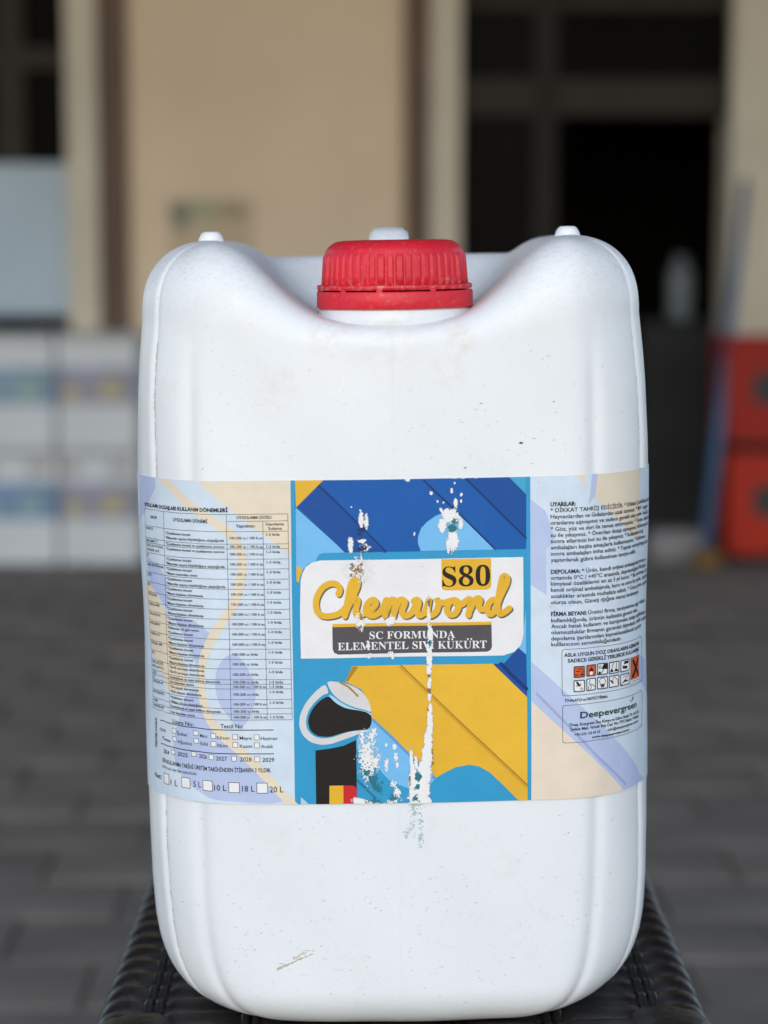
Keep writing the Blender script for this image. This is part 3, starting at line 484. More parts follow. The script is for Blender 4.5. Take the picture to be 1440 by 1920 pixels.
TEXTS=[('UYGULAMA DOZAJLARI KULLANIM DÖNEMLERİ', -145.01, 283.41, 58.74, 1.83, 0.035, 'ink', 4), ('UYGULAMA DÖNEMİ', -118.61, 277.46, 21.45, 1.77, 0.02, 'ink', 4), ('UYGULAMA DOZU', -81.78, 279.73, 18.18, 1.42, 0.02, 'ink', 4), ('Yapraktan', -82.25, 275.24, 9.89, 1.6, 0.012, 'ink', 4), ('Damlama', -66.52, 276.18, 9.39, 1.42, 0.012, 'ink', 4), ('Sulama', -65.36, 273.9, 7.13, 1.42, 0.012, 'ink', 4), ('ÜRÜN', -138.11, 277.37, 4.91, 1.42, 0.012, 'ink', 4), ('Lisans No:', -123.81, 168.3, 15.1, 2.19, 0.008, 'ink', 4), ('Tescil No:', -92.89, 168.66, 12.05, 2.19, 0.008, 'ink', 4), ('Ocak', -136.69, 161.81, 6.04, 1.77, 0.004, 'ink', 4), ('Şubat', -120.62, 162.41, 7.62, 1.77, 0.004, 'ink', 4), ('Mart', -105.01, 162.86, 4.74, 1.77, 0.004, 'ink', 4), ('Nisan', -94.86, 162.55, 6.47, 1.77, 0.004, 'ink', 4), ('Mayıs', -82.95, 162.52, 6.38, 1.77, 0.004, 'ink', 4), ('Haziran', -71.75, 162.3, 8.7, 1.77, 0.004, 'ink', 4), ('Temmuz', -135.02, 157.23, 8.8, 1.77, 0.004, 'ink', 4), ('Ağustos', -120.38, 157.89, 10.21, 1.77, 0.004, 'ink', 4), ('Eylül', -104.87, 158.66, 4.67, 1.77, 0.004, 'ink', 4), ('Ekim', -94.73, 158.29, 5.52, 1.77, 0.004, 'ink', 4), ('Kasım', -82.94, 158.15, 6.61, 1.77, 0.004, 'ink', 4), ('Aralık', -71.73, 157.98, 6.47, 1.77, 0.004, 'ink', 4), ('2024', -134.09, 150.18, 6.43, 2.19, 0.006, 'ink', 4), ('2025', -120.66, 150.93, 7.41, 2.19, 0.006, 'ink', 4), ('2026', -106.04, 151.44, 4.98, 2.19, 0.006, 'ink', 4), ('2027', -95.91, 151.04, 6.03, 2.19, 0.006, 'ink', 4), ('2028', -83.0, 150.82, 6.15, 2.19, 0.006, 'ink', 4), ('2029', -71.2, 150.54, 6.24, 2.19, 0.006, 'ink', 4), ('SON KULLANMA TARİHİ ÜRETİM TARİHİNDEN İTİBAREN 3 YILDIR.', -134.89, 144.99, 68.17, 2.13, 0.014, 'ink', 4), ('PARTİ NO: ÜRETİM TARİHİDİR.', -134.84, 141.8, 26.97, 1.18, 0.004, 'ink', 4), ('Net:', -142.3, 135.39, 6.91, 2.66, 0.004, 'ink', 4), ('1 L', -126.61, 134.01, 5.46, 3.08, 0.004, 'ink', 4), ('5 L', -110.25, 135.3, 4.68, 3.08, 0.004, 'ink', 4), ('10 L', -97.47, 134.56, 6.69, 3.08, 0.004, 'ink', 4), ('18 L', -82.46, 134.39, 6.75, 3.08, 0.004, 'ink', 4), ('20 L', -67.68, 134.05, 7.19, 3.08, 0.004, 'ink', 4), ('ASLA UYGUN DOZ ORANLARINI AŞMAYINIZ', 88.19, 204.03, 56.33, 1.85, 0.03, 'ink', 4), ('SADECE GEREKLİ YERLERDE KULLANINIZ', 90.12, 200.92, 52.73, 1.85, 0.03, 'ink', 4), ('İTHALATÇI ve ÜRETİCİ FİRMA:', 88.38, 179.94, 25.03, 1.33, 0.03, 'ink', 4), ('Deepevergreen', 96.58, 170.62, 42.15, 3.38, 0.02, 'green', 4), ('Deep Evergreen İlaç Kimya ve Gübre Sanayi Tic. Ltd. Şti.', 90.8, 166.79, 51.66, 1.54, 0.02, 'ink', 4), ('Şelale Mah. Varsak Bey Cad. No: 77/C Kepez / Antalya', 91.2, 164.39, 50.46, 1.54, 0.02, 'ink', 4), ('+90 533 133 60 23', 93.37, 161.47, 15.35, 1.33, 0.02, 'ink', 4), ('info@deepevergreen.com.tr', 113.51, 161.77, 28.16, 1.33, 0.02, 'ink', 4), ('www.deepevergreen.com.tr', 103.33, 159.11, 27.82, 1.23, 0.03, 'ink', 4), ('ZARARLI', 132.36, 185.08, 10.1, 0.82, 0.02, 'ink', 4), ('S80', 24.65, 242.88, 25.07, 10.38, 0.0, 'blackt', 8), ('SC FORMUNDA', -13.71, 215.57, 44.76, 3.89, 0.0, 'white', 8), ('ELEMENTEL SIVI KUKURT', -30.29, 209.97, 77.78, 3.99, 0.0, 'white', 8)]
BOXES=[(-124.6, 165.5, -121.2, 162.7), (-109.2, 166.1, -106.0, 163.4), (-98.3, 165.7, -95.5, 162.8), (-86.7, 165.5, -83.9, 162.5), (-75.3, 165.3, -72.5, 162.3), (-124.4, 161.0, -121.2, 158.4), (-109.0, 161.9, -105.9, 159.2), (-98.4, 161.3, -95.5, 158.4), (-86.8, 161.2, -83.9, 158.2), (-75.3, 161.0, -72.4, 158.0), (-125.8, 153.5, -122.6, 151.0), (-110.9, 154.5, -107.8, 151.9), (-99.8, 154.1, -97.0, 151.2), (-87.6, 153.7, -84.7, 150.8), (-75.4, 153.5, -72.4, 150.5)]
BIGBOX=[[(-134.0, 139.1), (-127.9, 133.8)], [(-118.6, 139.6), (-111.6, 134.8)], [(-103.7, 139.9), (-98.9, 134.1)], [(-89.5, 139.3), (-83.7, 133.5)], [(-74.4, 139.0), (-68.8, 133.2)]]
RULES=[[(-136.3, 167.7), (-65.0, 167.0)], [(-135.8, 154.9), (-65.0, 154.4)]]
NAMES=['NARENCİYE', 'ELMA, ARMUT VE', 'ŞEFTALİ, KAYISI, KİRAZ,', 'BAĞ', 'ANTEP FISTIĞI, FINDIK', 'ZEYTİN', 'MUZ', 'KİVİ, İNCİR', 'DOMATES, BİBER', 'HIYAR, PATLICAN', 'KAVUN, KARPUZ', 'KUŞBURNU, DUT', 'BÖĞÜRTLEN, ARMUT', 'ÇİLEK', 'PAMUK, AYÇİÇEĞİ,', 'ÇELTİK', 'ÇAY', 'ŞEKER PANCARI', 'MEYVE FİDANLARI', 'HUBUBAT', 'YEM BİTKİLERİ']
RIGHT=[('UYARILAR:', 283.8, 1), ('* DİKKAT TAHRİŞ EDİCİDİR. * Dikkat Çocuklardan, Evcil', 280.64, 0), ('Hayvanlardan ve Gıdalardan uzak tutunuz. * Bitki uygun', 277.37, 0), ('oranlarını aşmayınız ve sadece gerekli olan yerde kullan', 274.12, 0), ('* Göz, yüz ve deri ile temas ettirmeyiniz. * Temas halinde', 270.88, 0), ('su ile yıkayınız. * Önerilen dozajı aşmayınız. Kullanımdan', 267.65, 0), ('sonra ellerinizi bol su ile yıkayınız. * Kullanılan boş', 264.48, 0), ('ambalajları başka amaçlarla kullanmayınız. * Kullanım', 261.17, 0), ('sonra ambalajları imha ediniz. * Toprak ve/veya yaprak an', 257.94, 0), ('yaptırılarak gübre kullanılması tavsiye edilir.', 254.59, 0), ('DEPOLAMA:| * Ürün, kendi orijinal ambalajında, serin ve', 248.32, 1), ('ortamda 0ºC / +45ºC arasında, depolandığında, fiziksel', 245.13, 0), ('kimyasal özelliklerini en az 3 yıl korur. * Bu nedenle, ürün', 242.03, 0), ('kendi orijinal ambalajında, kuru ve serin bir yerde, belirtilen', 238.79, 0), ('sıcaklıklar arasında muhafaza ediniz. * Ürün yer ne şekilde', 235.48, 0), ('olursa olsun, Güneş ışığına maruz bırakmayınız.', 232.2, 0), ('FİRMA BEYANI:| Üretici firma, tavsiyelerine uygun olarak', 225.95, 1), ('kullanıldığında, ürünün kalitesini garanti eder.', 222.61, 0), ('Ancak hatalı kullanım ve karışımdan dolayı doğabilecek', 219.46, 0), ('olumsuzluklar firmanın garantisi dışındadır. Hatalı kullanım', 216.23, 0), ('depolama şartlarından kaynaklanabilecek sorunlar', 212.99, 0), ('kulllanıcının sorumluluğundadır.', 209.89, 0)]
FRAMES=[[(86.9, 208.1), (86.8, 183.1), (147.0, 207.1), (146.1, 181.8)], [(87.0, 178.2), (87.1, 157.8), (147.0, 177.3), (146.4, 157.2)]]
PICTO=[(93.2, 192.5, 99.3, 198.7), (100.2, 192.6, 106.2, 198.9), (106.9, 192.7, 113.4, 199.0), (114.1, 192.5, 121.4, 199.0), (122.4, 192.2, 130.3, 198.8), (93.1, 184.9, 99.3, 191.3), (100.2, 184.9, 106.1, 191.6), (106.9, 185.0, 113.4, 191.7), (114.1, 185.0, 121.4, 191.5), (122.4, 184.7, 130.3, 191.2), (131.4, 184.1, 143.1, 198.7)]
FLAKES=[(-17.0, 278.5, 1.27, 4.45, 'w', 0.5), (-14.3, 277.4, 0.99, 3.52, 'w', 0.5), (-22.7, 264.9, 1.27, 3.89, 'w', 0.5), (-23.3, 267.8, 0.81, 0.83, 'w', 0.5), (-16.5, 267.5, 2.17, 0.93, 'w', 0.5), (-15.4, 263.7, 2.35, 2.04, 'w', 1.1), (19.5, 292.0, 0.81, 1.11, 'w', 0.5), (30.1, 293.0, 0.63, 1.39, 'w', 0.5), (35.1, 291.0, 0.63, 0.83, 'w', 0.5), (35.0, 287.7, 0.54, 0.83, 'w', 0.5), (32.1, 286.6, 0.9, 2.41, 'w', 0.5), (29.1, 279.8, 4.7, 3.89, 'w', 0.5), (25.0, 275.3, 1.81, 4.08, 'w', 0.5), (34.6, 275.7, 1.08, 2.6, 'w', 0.5), (30.3, 267.2, 2.89, 5.75, 'w', 0.5), (28.0, 264.1, 1.08, 3.89, 'w', 0.5), (10.5, 270.8, 0.54, 1.02, 'w', 0.5), (-21.9, 285.3, 0.45, 0.46, 'w', 0.5), (22.8, 287.6, 0.45, 0.56, 'w', 0.5), (25.8, 286.9, 0.45, 0.46, 'w', 0.5), (31.7, 297.0, 0.45, 0.56, 'w', 0.5), (24.6, 283.1, 0.81, 1.11, 'w', 0.5), (7.2, 299.2, 1.27, 0.74, 'w', 0.5), (26.6, 300.0, 5.42, 0.56, 'w', 0.9), (35.6, 299.8, 8.59, 0.46, 'w', 0.9), (-22.5, 251.2, 4.07, 3.15, 'w', 0.9), (-16.5, 252.9, 4.52, 5.56, 'w', 1.3), (-2.7, 224.9, 2.53, 2.41, 'w', 0.5), (-18.4, 225.3, 2.17, 5.38, 'w', 0.9), (17.4, 234.0, 0.72, 2.78, 'w', 0.8), (17.4, 227.5, 0.81, 4.63, 'w', 0.6), (17.9, 218.3, 1.27, 5.56, 'w', 0.6), (17.5, 210.0, 1.18, 5.56, 'w', 0.6), (-14.5, 212.3, 0.9, 2.32, 'w', 1.0), (-2.7, 207.5, 1.08, 1.67, 'w', 0.8), (-12.8, 206.3, 2.71, 0.74, 'w', 1.2), (30.4, 273.6, 2.35, 2.41, 't', 0.7), (31.3, 276.8, 1.63, 1.3, 't', 0.9), (-17.1, 273.5, 1.81, 1.3, 'n', 0.9), (-18.0, 271.2, 1.08, 1.3, 'n', 0.9), (-15.5, 263.4, 2.71, 2.22, 'n', 1.2), (-22.1, 255.0, 1.27, 1.11, 't', 0.9), (-18.9, 222.1, 1.08, 2.04, 'b', 1.3), (-17.4, 227.2, 1.45, 1.85, 'b', 1.3), (17.5, 234.5, 0.81, 2.04, 'b', 0.8), (17.8, 212.8, 0.9, 2.41, 't', 0.9), (-19.3, 252.0, 3.62, 2.78, 'b', 1.6), (17.5, 205.2, 1.18, 5.56, 'w', 0.6), (17.2, 197.8, 0.99, 4.17, 'w', 0.7), (17.3, 191.7, 1.08, 3.24, 'w', 0.5), (17.2, 184.6, 1.18, 2.6, 'w', 0.4), (17.8, 178.2, 0.9, 2.6, 'w', 0.4), (17.3, 169.8, 1.54, 7.42, 'w', 0.3), (16.3, 160.5, 1.99, 7.42, 'w', 0.3), (15.5, 152.1, 2.71, 6.49, 'w', 0.3), (14.2, 143.6, 3.44, 7.42, 'w', 0.25), (12.7, 135.2, 3.8, 7.42, 'w', 0.25), (10.3, 129.6, 4.97, 4.63, 'w', 0.25), (8.0, 138.1, 1.99, 11.12, 'w', 0.35), (7.2, 151.3, 0.9, 5.56, 'w', 0.4), (9.7, 149.3, 0.9, 3.71, 'w', 0.6), (15.4, 128.5, 2.35, 2.04, 'w', 0.4), (-15.5, 151.6, 4.52, 10.2, 'w', 1.0), (-17.3, 156.3, 3.62, 5.56, 'w', 0.9), (-13.5, 163.8, 2.71, 3.71, 'w', 1.1), (-18.5, 162.0, 2.26, 3.71, 'w', 1.2), (-11.4, 149.7, 1.99, 4.63, 'w', 0.9), (-15.6, 144.1, 3.62, 5.56, 'w', 1.0), (-5.8, 159.0, 0.63, 0.83, 'w', 0.5), (-1.5, 158.1, 0.99, 1.48, 'w', 0.5), (-1.0, 152.3, 1.18, 3.15, 'w', 0.9), (-5.9, 148.6, 0.9, 2.97, 'w', 0.8), (-0.2, 148.1, 0.81, 1.48, 'w', 0.5), (-2.4, 138.2, 1.63, 2.78, 'w', 1.2), (-0.7, 132.6, 1.99, 4.63, 'w', 0.9), (-20.9, 128.9, 3.44, 1.85, 'w', 0.5), (-15.0, 128.2, 6.33, 1.3, 'w', 1.1), (-3.0, 128.4, 4.52, 1.48, 'w', 1.1), (-13.2, 207.5, 1.08, 0.74, 'w', 0.5), (-1.8, 206.9, 0.81, 2.04, 'w', 0.5), (10.7, 141.6, 1.72, 2.41, 't', 0.5), (10.1, 136.2, 1.45, 2.78, 't', 0.9), (9.4, 130.5, 2.17, 2.22, 't', 1.2), (-12.9, 140.3, 2.71, 4.17, 't', 1.0), (-10.3, 136.5, 2.35, 3.71, 't', 1.2), (-16.6, 144.1, 2.35, 2.78, 't', 1.2), (-13.1, 128.8, 3.62, 1.3, 't', 1.0), (-3.0, 130.2, 1.81, 2.22, 't', 1.2), (17.3, 195.5, 0.72, 0.74, 'b', 0.5), (17.2, 187.4, 0.9, 1.48, 'b', 0.7), (16.5, 178.2, 0.72, 1.85, 'b', 1.0), (6.3, 140.5, 0.54, 3.71, 'b', 1.2), (18.4, 152.9, 0.45, 5.56, 'b', 1.3)]
STAIN=[(9.4, 126.3, 3.6, 1.5, 0.8), (8.8, 122.0, 2.9, 4.7, 1.2), (7.8, 115.4, 2.4, 5.7, 1.5), (12.0, 117.2, 1.1, 10.4, 1.3), (4.5, 110.7, 1.6, 2.8, 1.2), (11.4, 106.8, 1.3, 3.8, 1.5)]

T0, T1 = 127.4, 299.5
INK = {'base': (.60, .70, .80), 'cream': (.74, .66, .52), 'creamd': (.76, .66, .54), 'lav': (.45, .53, .75), 'lavl': (.54, .64, .79), 'lavd': (.33, .40, .62), 'cyan': (.030, .31, .56), 'cyanl': (.06, .36, .58),
       'blue': (.006, .10, .38), 'blued': (.008, .075, .31), 'navy': (.005, .035, .15), 'sky': (.17, .48, .80), 'skyd': (.11, .32, .58), 'skyl': (.40, .62, .80), 'yellow': (.74, .43, .035), 'yellowl': (.77, .46, .04), 'gold': (.40, .22, .02), 'golds': (.60, .34, .03),
       'white': (.78, .78, .79), 'leaf': (.62, .63, .64), 'black': (.012, .011, .011), 'blackt': (.014, .012, .012), 'flagy': (.75, .44, .03), 'red': (.58, .02, .028), 'grey': (.085, .080, .088), 'shadow': (.13, .115, .09), 'teald': (.02, .17, .28),
       'ink': (.014, .018, .028), 'green': (.012, .06, .055), 'orange': (.62, .10, .03), 'torn': (.36, .43, .50), 'paper': (.79, .80, .80), 'tealspeck': (.02, .17, .22), 'navyspeck': (.015, .035, .10), 'brownspeck': (.28, .17, .06)}
def ink(k):
    return mat('label ' + k, INK[k] + (1,), .46, .22, .035 if k != 'base' else .05, 90, .12, 420)
LB = .00045; LSTEP = .00004
def place(name, P2, Fc, m, lay, parent, bump=None):
    """lay a flat print (mm) onto the curved label"""
    P2 = np.asarray(P2, float); off = LB + LSTEP * lay + (bump if bump is not None else 0)
    Pn, Nn = surf(P2[:, 0] / 1000, P2[:, 1] / 1000, off, .5)
    me = bpy.data.meshes.new(name); me.from_pydata(Pn.tolist(), [], Fc); me.update()
    me.polygons.foreach_set('use_smooth', [True] * len(me.polygons)); me.normals_split_custom_set_from_vertices(Nn.tolist())
    return obj(name, me, m, parent)
def clip(poly, ax, v, keep_hi):
    out = []
    for i in range(len(poly)):
        a, b = poly[i - 1], poly[i]; da, db = (a[ax] - v), (b[ax] - v)
        if not keep_hi: da, db = -da, -db
        if (da >= 0) != (db >= 0):
            t = da / (da - db); out.append((a[0] + (b[0] - a[0]) * t, a[1] + (b[1] - a[1]) * t))
        if db >= 0: out.append(b)
    return out
SB = np.unique(np.concatenate([np.arange(-100, 100.1, 2), np.arange(100, 126, 1), np.arange(126, 152, .5), np.arange(152, 186, 1), -np.arange(100, 126, 1), -np.arange(126, 152, .5), -np.arange(152, 186, 1)]).round(3))
TB = np.arange(T0 - 8, T1 + 8, 4.)
def cut(polys, ax, edges):
    out = []
    for poly in polys:
        a, b_ = min(p[ax] for p in poly), max(p[ax] for p in poly)
        i0 = max(int(np.searchsorted(edges, a, 'right')) - 1, 0); i1 = min(int(np.searchsorted(edges, b_, 'left')), len(edges) - 1)
        if i1 - i0 <= 1: out.append(poly); continue
        for k in range(i0, i1):
            q = clip(clip(poly, ax, edges[k], True), ax, edges[k + 1], False)
            if len(q) > 2: out.append(q)
    return out
def cells(poly): return cut(cut([poly], 0, SB), 1, TB)
class Sheet:
    def __init__(s): s.P = []; s.F = []; s.B = []
    def add(s, poly, strip=2.0, bump=0.):
        """convex piece, cut to the label's height and into narrow strips so that it bends"""
        poly = clip(clip(poly, 1, T0, True), 1, T1, False)
        if len(poly) < 3: return
        for q in cells(poly):
            ar = sum(q[i - 1][0] * q[i][1] - q[i][0] * q[i - 1][1] for i in range(len(q)))
            if abs(ar) < 1e-6: continue
            if ar < 0: q = q[::-1]
            n0 = len(s.P); s.P += q; s.B += [bump] * len(q); s.F.append(list(range(n0, n0 + len(q))))
    def polygon(s, pts, bump=0., strip=2.0):
        for t in tessellate_polygon([[Vector((x, y, 0)) for x, y in pts]]): s.add([tuple(pts[i]) for i in t], strip, bump)
    def rect(s, x0, y0, x1, y1, bump=0.): s.add([(x0, y0), (x1, y0), (x1, y1), (x0, y1)], 2.0, bump)
    def frame(s, x0, y0, x1, y1, w, r=0.):
        if r <= 0:
            s.rect(x0, y0, x1, y0 + w); s.rect(x0, y1 - w, x1, y1); s.rect(x0, y0 + w, x0 + w, y1 - w); s.rect(x1 - w, y0 + w, x1, y1 - w); return
        pts = []
        for cx, cy, a0 in ((x1 - r, y1 - r, 0), (x0 + r, y1 - r, 90), (x0 + r, y0 + r, 180), (x1 - r, y0 + r, 270)):
            for k in range(6): a = math.radians(a0 + 18 * k); pts.append((cx + r * math.cos(a), cy + r * math.sin(a)))
        c = ((x0 + x1) / 2, (y0 + y1) / 2); hx, hy = (x1 - x0) / 2, (y1 - y0) / 2
        inn = [(c[0] + (p[0] - c[0]) * (1 - w / hx), c[1] + (p[1] - c[1]) * (1 - w / hy)) for p in pts]
        for i in range(len(pts)): s.add([pts[i - 1], pts[i], inn[i], inn[i - 1]])
    def stroke(s, pts, r, caps=True, drift=0.):
        P = np.array(pts, float); d = np.gradient(P, axis=0); d /= np.linalg.norm(d, axis=1)[:, None] + 1e-9; N = np.stack([-d[:, 1], d[:, 0]], -1)
        A, B = P + N * r, P - N * r
        for i in range(len(P) - 1): s.add([tuple(A[i]), tuple(B[i]), tuple(B[i + 1]), tuple(A[i + 1])], 2.0, drift * i)
        if caps:
            for c, dd, i in ((P[0], -d[0], 0), (P[-1], d[-1], len(P))):
                a0 = math.atan2(dd[1], dd[0]); s.add([(c[0] + r * math.cos(a0 + t), c[1] + r * math.sin(a0 + t)) for t in np.linspace(-math.pi / 2, math.pi / 2, 11)], 2.0, drift * i)
    def build(s, name, m, lay, parent): return place(name, s.P, s.F, m, lay, parent, np.array(s.B)) if s.P else None
def spline(pts, n=8):
    P = np.array(pts, float); Q = np.vstack([2 * P[0] - P[1], P, 2 * P[-1] - P[-2]]); out = []
    for i in range(1, len(Q) - 2):
        t = np.linspace(0, 1, n, endpoint=False)[:, None]; p0, p1, p2, p3 = Q[i - 1:i + 3]
        out.append(.5 * ((2 * p1) + (-p0 + p2) * t + (2 * p0 - 5 * p1 + 4 * p2 - p3) * t ** 2 + (-p0 + 3 * p1 - 3 * p2 + p3) * t ** 3))
    return np.vstack(out + [P[-1:]])
# the sheet itself
sg = SB / 1000; tg = np.linspace(T0, T1, 44); NS = len(sg)
P2 = [(a * 1000, t) for t in tg for a in sg]; Fc = [(j * NS + i, j * NS + i + 1, (j + 1) * NS + i + 1, (j + 1) * NS + i) for j in range(43) for i in range(NS - 1)]
rim = []
for j0, dz in ((0, -1), (43, 1)):
    n0 = len(P2); P2 += [(a * 1000, tg[j0]) for a in sg]; rim += list(range(n0, n0 + NS))
    for i in range(NS - 1):
        q = (j0 * NS + i, n0 + i, n0 + i + 1, j0 * NS + i + 1); Fc.append(q if dz < 0 else q[::-1])
dro = np.zeros(len(P2)); dro[rim] = -LB + .00002
label = place('label', P2, Fc, ink('base'), 0, can, dro); label['label'] = 'printed paper label wrapped round the can, scratched in places'
# colour areas
names = {'cream': 'cream_print', 'creamd': 'cream_print', 'lav': 'lavender_print', 'lavl': 'lavender_print', 'cyan': 'cyan_print', 'yellow': 'yellow_print', 'black': 'emblem_print', 'leaf': 'emblem_print', 'white': 'white_print', 'blue': 'blue_print', 'blued': 'blue_print', 'sky': 'sky_blue_print', 'grey': 'grey_print', 'red': 'flag_print', 'flagy': 'flag_print'}
def roundoff(pts, n=2):
    """cut the corners of a closed outline twice so that it reads as a drawn curve"""
    for _ in range(n):
        out = []
        for i in range(len(pts)):
            a, b_ = pts[i - 1], pts[i]
            out += [(a[0] * .8 + b_[0] * .2, a[1] * .8 + b_[1] * .2), (a[0] * .2 + b_[0] * .8, a[1] * .2 + b_[1] * .8)]
        pts = out
    return pts
brand = {}
for i, (kind, c, lay, pts, ex) in enumerate(ART):
    bump = 6e-7 * i; lett = lay in (8, 9) and kind == 'c'
    sh = brand.setdefault((c, lay), Sheet()) if lett else Sheet()
    if kind == 'p': sh.polygon(roundoff(pts) if c in ('leaf', 'skyl') and lay > 4 or (c == 'black' and len(pts) > 10) or (c == 'lav' and len(pts) > 9) else pts, bump)
    else:
        n0 = len(sh.B); sh.stroke(spline(pts), ex, True, 5e-8)
        for j in range(n0, len(sh.B)): sh.B[j] += bump
    if not lett: sh.build(names.get(c, 'shading_print'), ink(c), lay, label)
for (c, lay), sh in brand.items(): sh.build('brand_lettering' if lay == 9 else 'lettering_shadow', ink(c), lay, label)
# table rules, tick boxes, frames, pictograms
ru = Sheet(); wl = .2
C0, C1, C2, C3, C4 = -144.7, -125.8, -87.1, -68.1, -55.0
for i, t in enumerate(ROWS):
    ru.rect(C0, t - wl / 2, C4, t + wl / 2)
for a in (C0, C1, C2, C4): ru.rect(a - wl / 2, ROWS[-1], a + wl / 2, ROWS[0], 3e-6)
ru.rect(C3 - wl / 2, ROWS[-1], C3 + wl / 2, SUBROW, 3e-6); ru.rect(C2, SUBROW - wl / 2, C4, SUBROW + wl / 2, 1e-6)
for a, b_ in RULES: ru.rect(a[0], a[1] - .22, b_[0], a[1] + .22)
fillw = Sheet()
for a in BOXES: ru.frame(a[0], a[3], a[2], a[1], .22); fillw.rect(a[0] + .2, a[3] + .2, a[2] - .2, a[1] - .2)
for (a, b_) in BIGBOX:
    c_ = (a[1] + b_[1]) / 2 * .5 + 136.6 * .5; m_ = (a[0] + b_[0]) / 2; ru.frame(m_ - 3, c_ - 2.9, m_ + 3, c_ + 2.9, .3); fillw.rect(m_ - 2.75, c_ - 2.65, m_ + 2.75, c_ + 2.65)
fillw.build('tick_box_print', ink('paper'), 4, label)
for f in FRAMES: ru.frame(f[0][0], f[1][1], f[2][0], f[0][1], .22, 1.6)
org, pap, org2 = Sheet(), Sheet(), Sheet()
for k, (x0, y0, x1, y1) in enumerate(PICTO[:10]):
    (org if k == 0 else org2 if k == 1 else pap).rect(x0 + .3, y0 + .3, x1 - .3, y1 - .3); ru.frame(x0, y0, x1, y1, .5, .7)
x0, y0, x1, y1 = PICTO[10]
org3 = Sheet(); org3.rect(x0 + .2, y0 + 2.4, x1 - .2, y1 - .2); pap.rect(x0 + .2, y0 + .2, x1 - .2, y0 + 2.3); ru.frame(x0, y0, x1, y1, .22)
ru.build('rule_print', ink('ink'), 5, label); [q.build('orange_print', ink('orange'), 4, label) for q in (org, org2, org3)]; pap.build('pictogram_field', ink('paper'), 4, label)
pk = Sheet()
def pp(k, pts, b=0.):
    x0, y0, x1, y1 = PICTO[k]; pk.polygon([(x0 + u * (x1 - x0), y0 + v * (y1 - y0)) for u, v in pts], b)
def pl(k, pts, r=.2):
    x0, y0, x1, y1 = PICTO[k]; pk.stroke([(x0 + u * (x1 - x0), y0 + v * (y1 - y0)) for u, v in pts], r, True, 1e-7)
pp(0, [(.12, .2), (.4, .2), (.42, .28), (.12, .3)]); pp(0, [(.6, .18), (.9, .18), (.9, .26), (.62, .34)]); pl(0, [(.2, .55), (.5, .55), (.55, .5)]); pl(0, [(.4, .75), (.78, .75), (.8, .6), (.78, .3)])
pp(1, [(.28, .45), (.32, .65), (.42, .6), (.5, .9), (.58, .62), (.68, .68), (.72, .45), (.6, .4), (.4, .4)])
pp(2, [(.4, .5), (.95, .45), (.95, .9), (.6, .92), (.5, .75)]); pl(2, [(.15, .7), (.3, .8), (.4, .65), (.25, .55), (.15, .7)]); pp(2, [(.1, .08), (.35, .1), (.3, .3), (.15, .3)]); pl(2, [(.35, .15), (.5, .3), (.55, .45)])
pl(3, [(.4, .9), (.25, .4)]); pl(3, [(.7, .9), (.68, .4)]); pp(3, [(.08, .15), (.4, .15), (.4, .3), (.2, .4)]); pp(3, [(.5, .15), (.92, .15), (.85, .3), (.6, .38)])
pp(4, [(.35, .62), (.85, .65), (.9, .85), (.4, .88)]); pp(4, [(.2, .3), (.7, .2), (.75, .42), (.25, .52)])
pp(5, [(.2, .9), (.38, .85), (.6, .55), (.5, .48), (.3, .6)]); pl(5, [(.25, .5), (.6, .5), (.6, .68)]); pl(5, [(.6, .25), (.7, .35), (.8, .25), (.7, .12), (.6, .25)], .15)
pl(6, [(.4, .85), (.25, .6), (.35, .45), (.55, .55), (.85, .3)]); pl(6, [(.45, .55), (.5, .3), (.45, .12)]); pl(6, [(.25, .1), (.2, .4)])
pl(7, [(.3, .4), (.22, .65), (.35, .88), (.65, .88), (.78, .65), (.7, .4), (.6, .15), (.4, .15), (.3, .4)], .18); pp(7, [(.38, .2), (.62, .2), (.6, .42), (.4, .42)])
pl(8, [(.35, .6), (.4, .82), (.55, .88), (.68, .7), (.85, .6), (.9, .2)], .18); pp(8, [(.08, .68), (.3, .6), (.5, .3), (.3, .35), (.15, .55)])
pl(9, [(.1, .1), (.9, .92)]); pp(9, [(.12, .22), (.5, .45), (.85, .42), (.8, .3), (.45, .28)]); pl(9, [(.3, .85), (.7, .85)], .1); pl(9, [(.25, .72), (.6, .72)], .1)
pl(10, [(.22, .28), (.78, .88)], .95); pl(10, [(.24, .86), (.76, .3)], .95)
# leaf mark over the maker's name
lf = Sheet()
lx, lt = 133.2, 175.2
lf.polygon([(lx, lt - .3), (lx + .3, lt + 1.2), (lx + 1.6, lt + 2.4), (lx + 1.5, lt + .9), (lx + .7, lt - .1)]); lf.polygon([(lx - .4, lt - .2), (lx - 1.9, lt + .7), (lx - 1.5, lt - .1), (lx - .8, lt - .5)]); lf.polygon([(lx - .3, lt - 1.2), (lx + .2, lt - 1.2), (lx + .2, lt - .8), (lx - .3, lt - .8)])
lf.build('maker_emblem', ink('green'), 5, label)
pk.build('pictogram_print', ink('black'), 6, label)
wd_ = Sheet(); x0, y0, x1, y1 = PICTO[1]; wd_.polygon([(x0 + (.5 + .17 * math.cos(a)) * (x1 - x0), y0 + (.27 + .17 * math.sin(a)) * (y1 - y0)) for a in np.linspace(0, 2 * math.pi, 14, endpoint=False)]); wd_.build('pictogram_field', ink('paper'), 7, label)
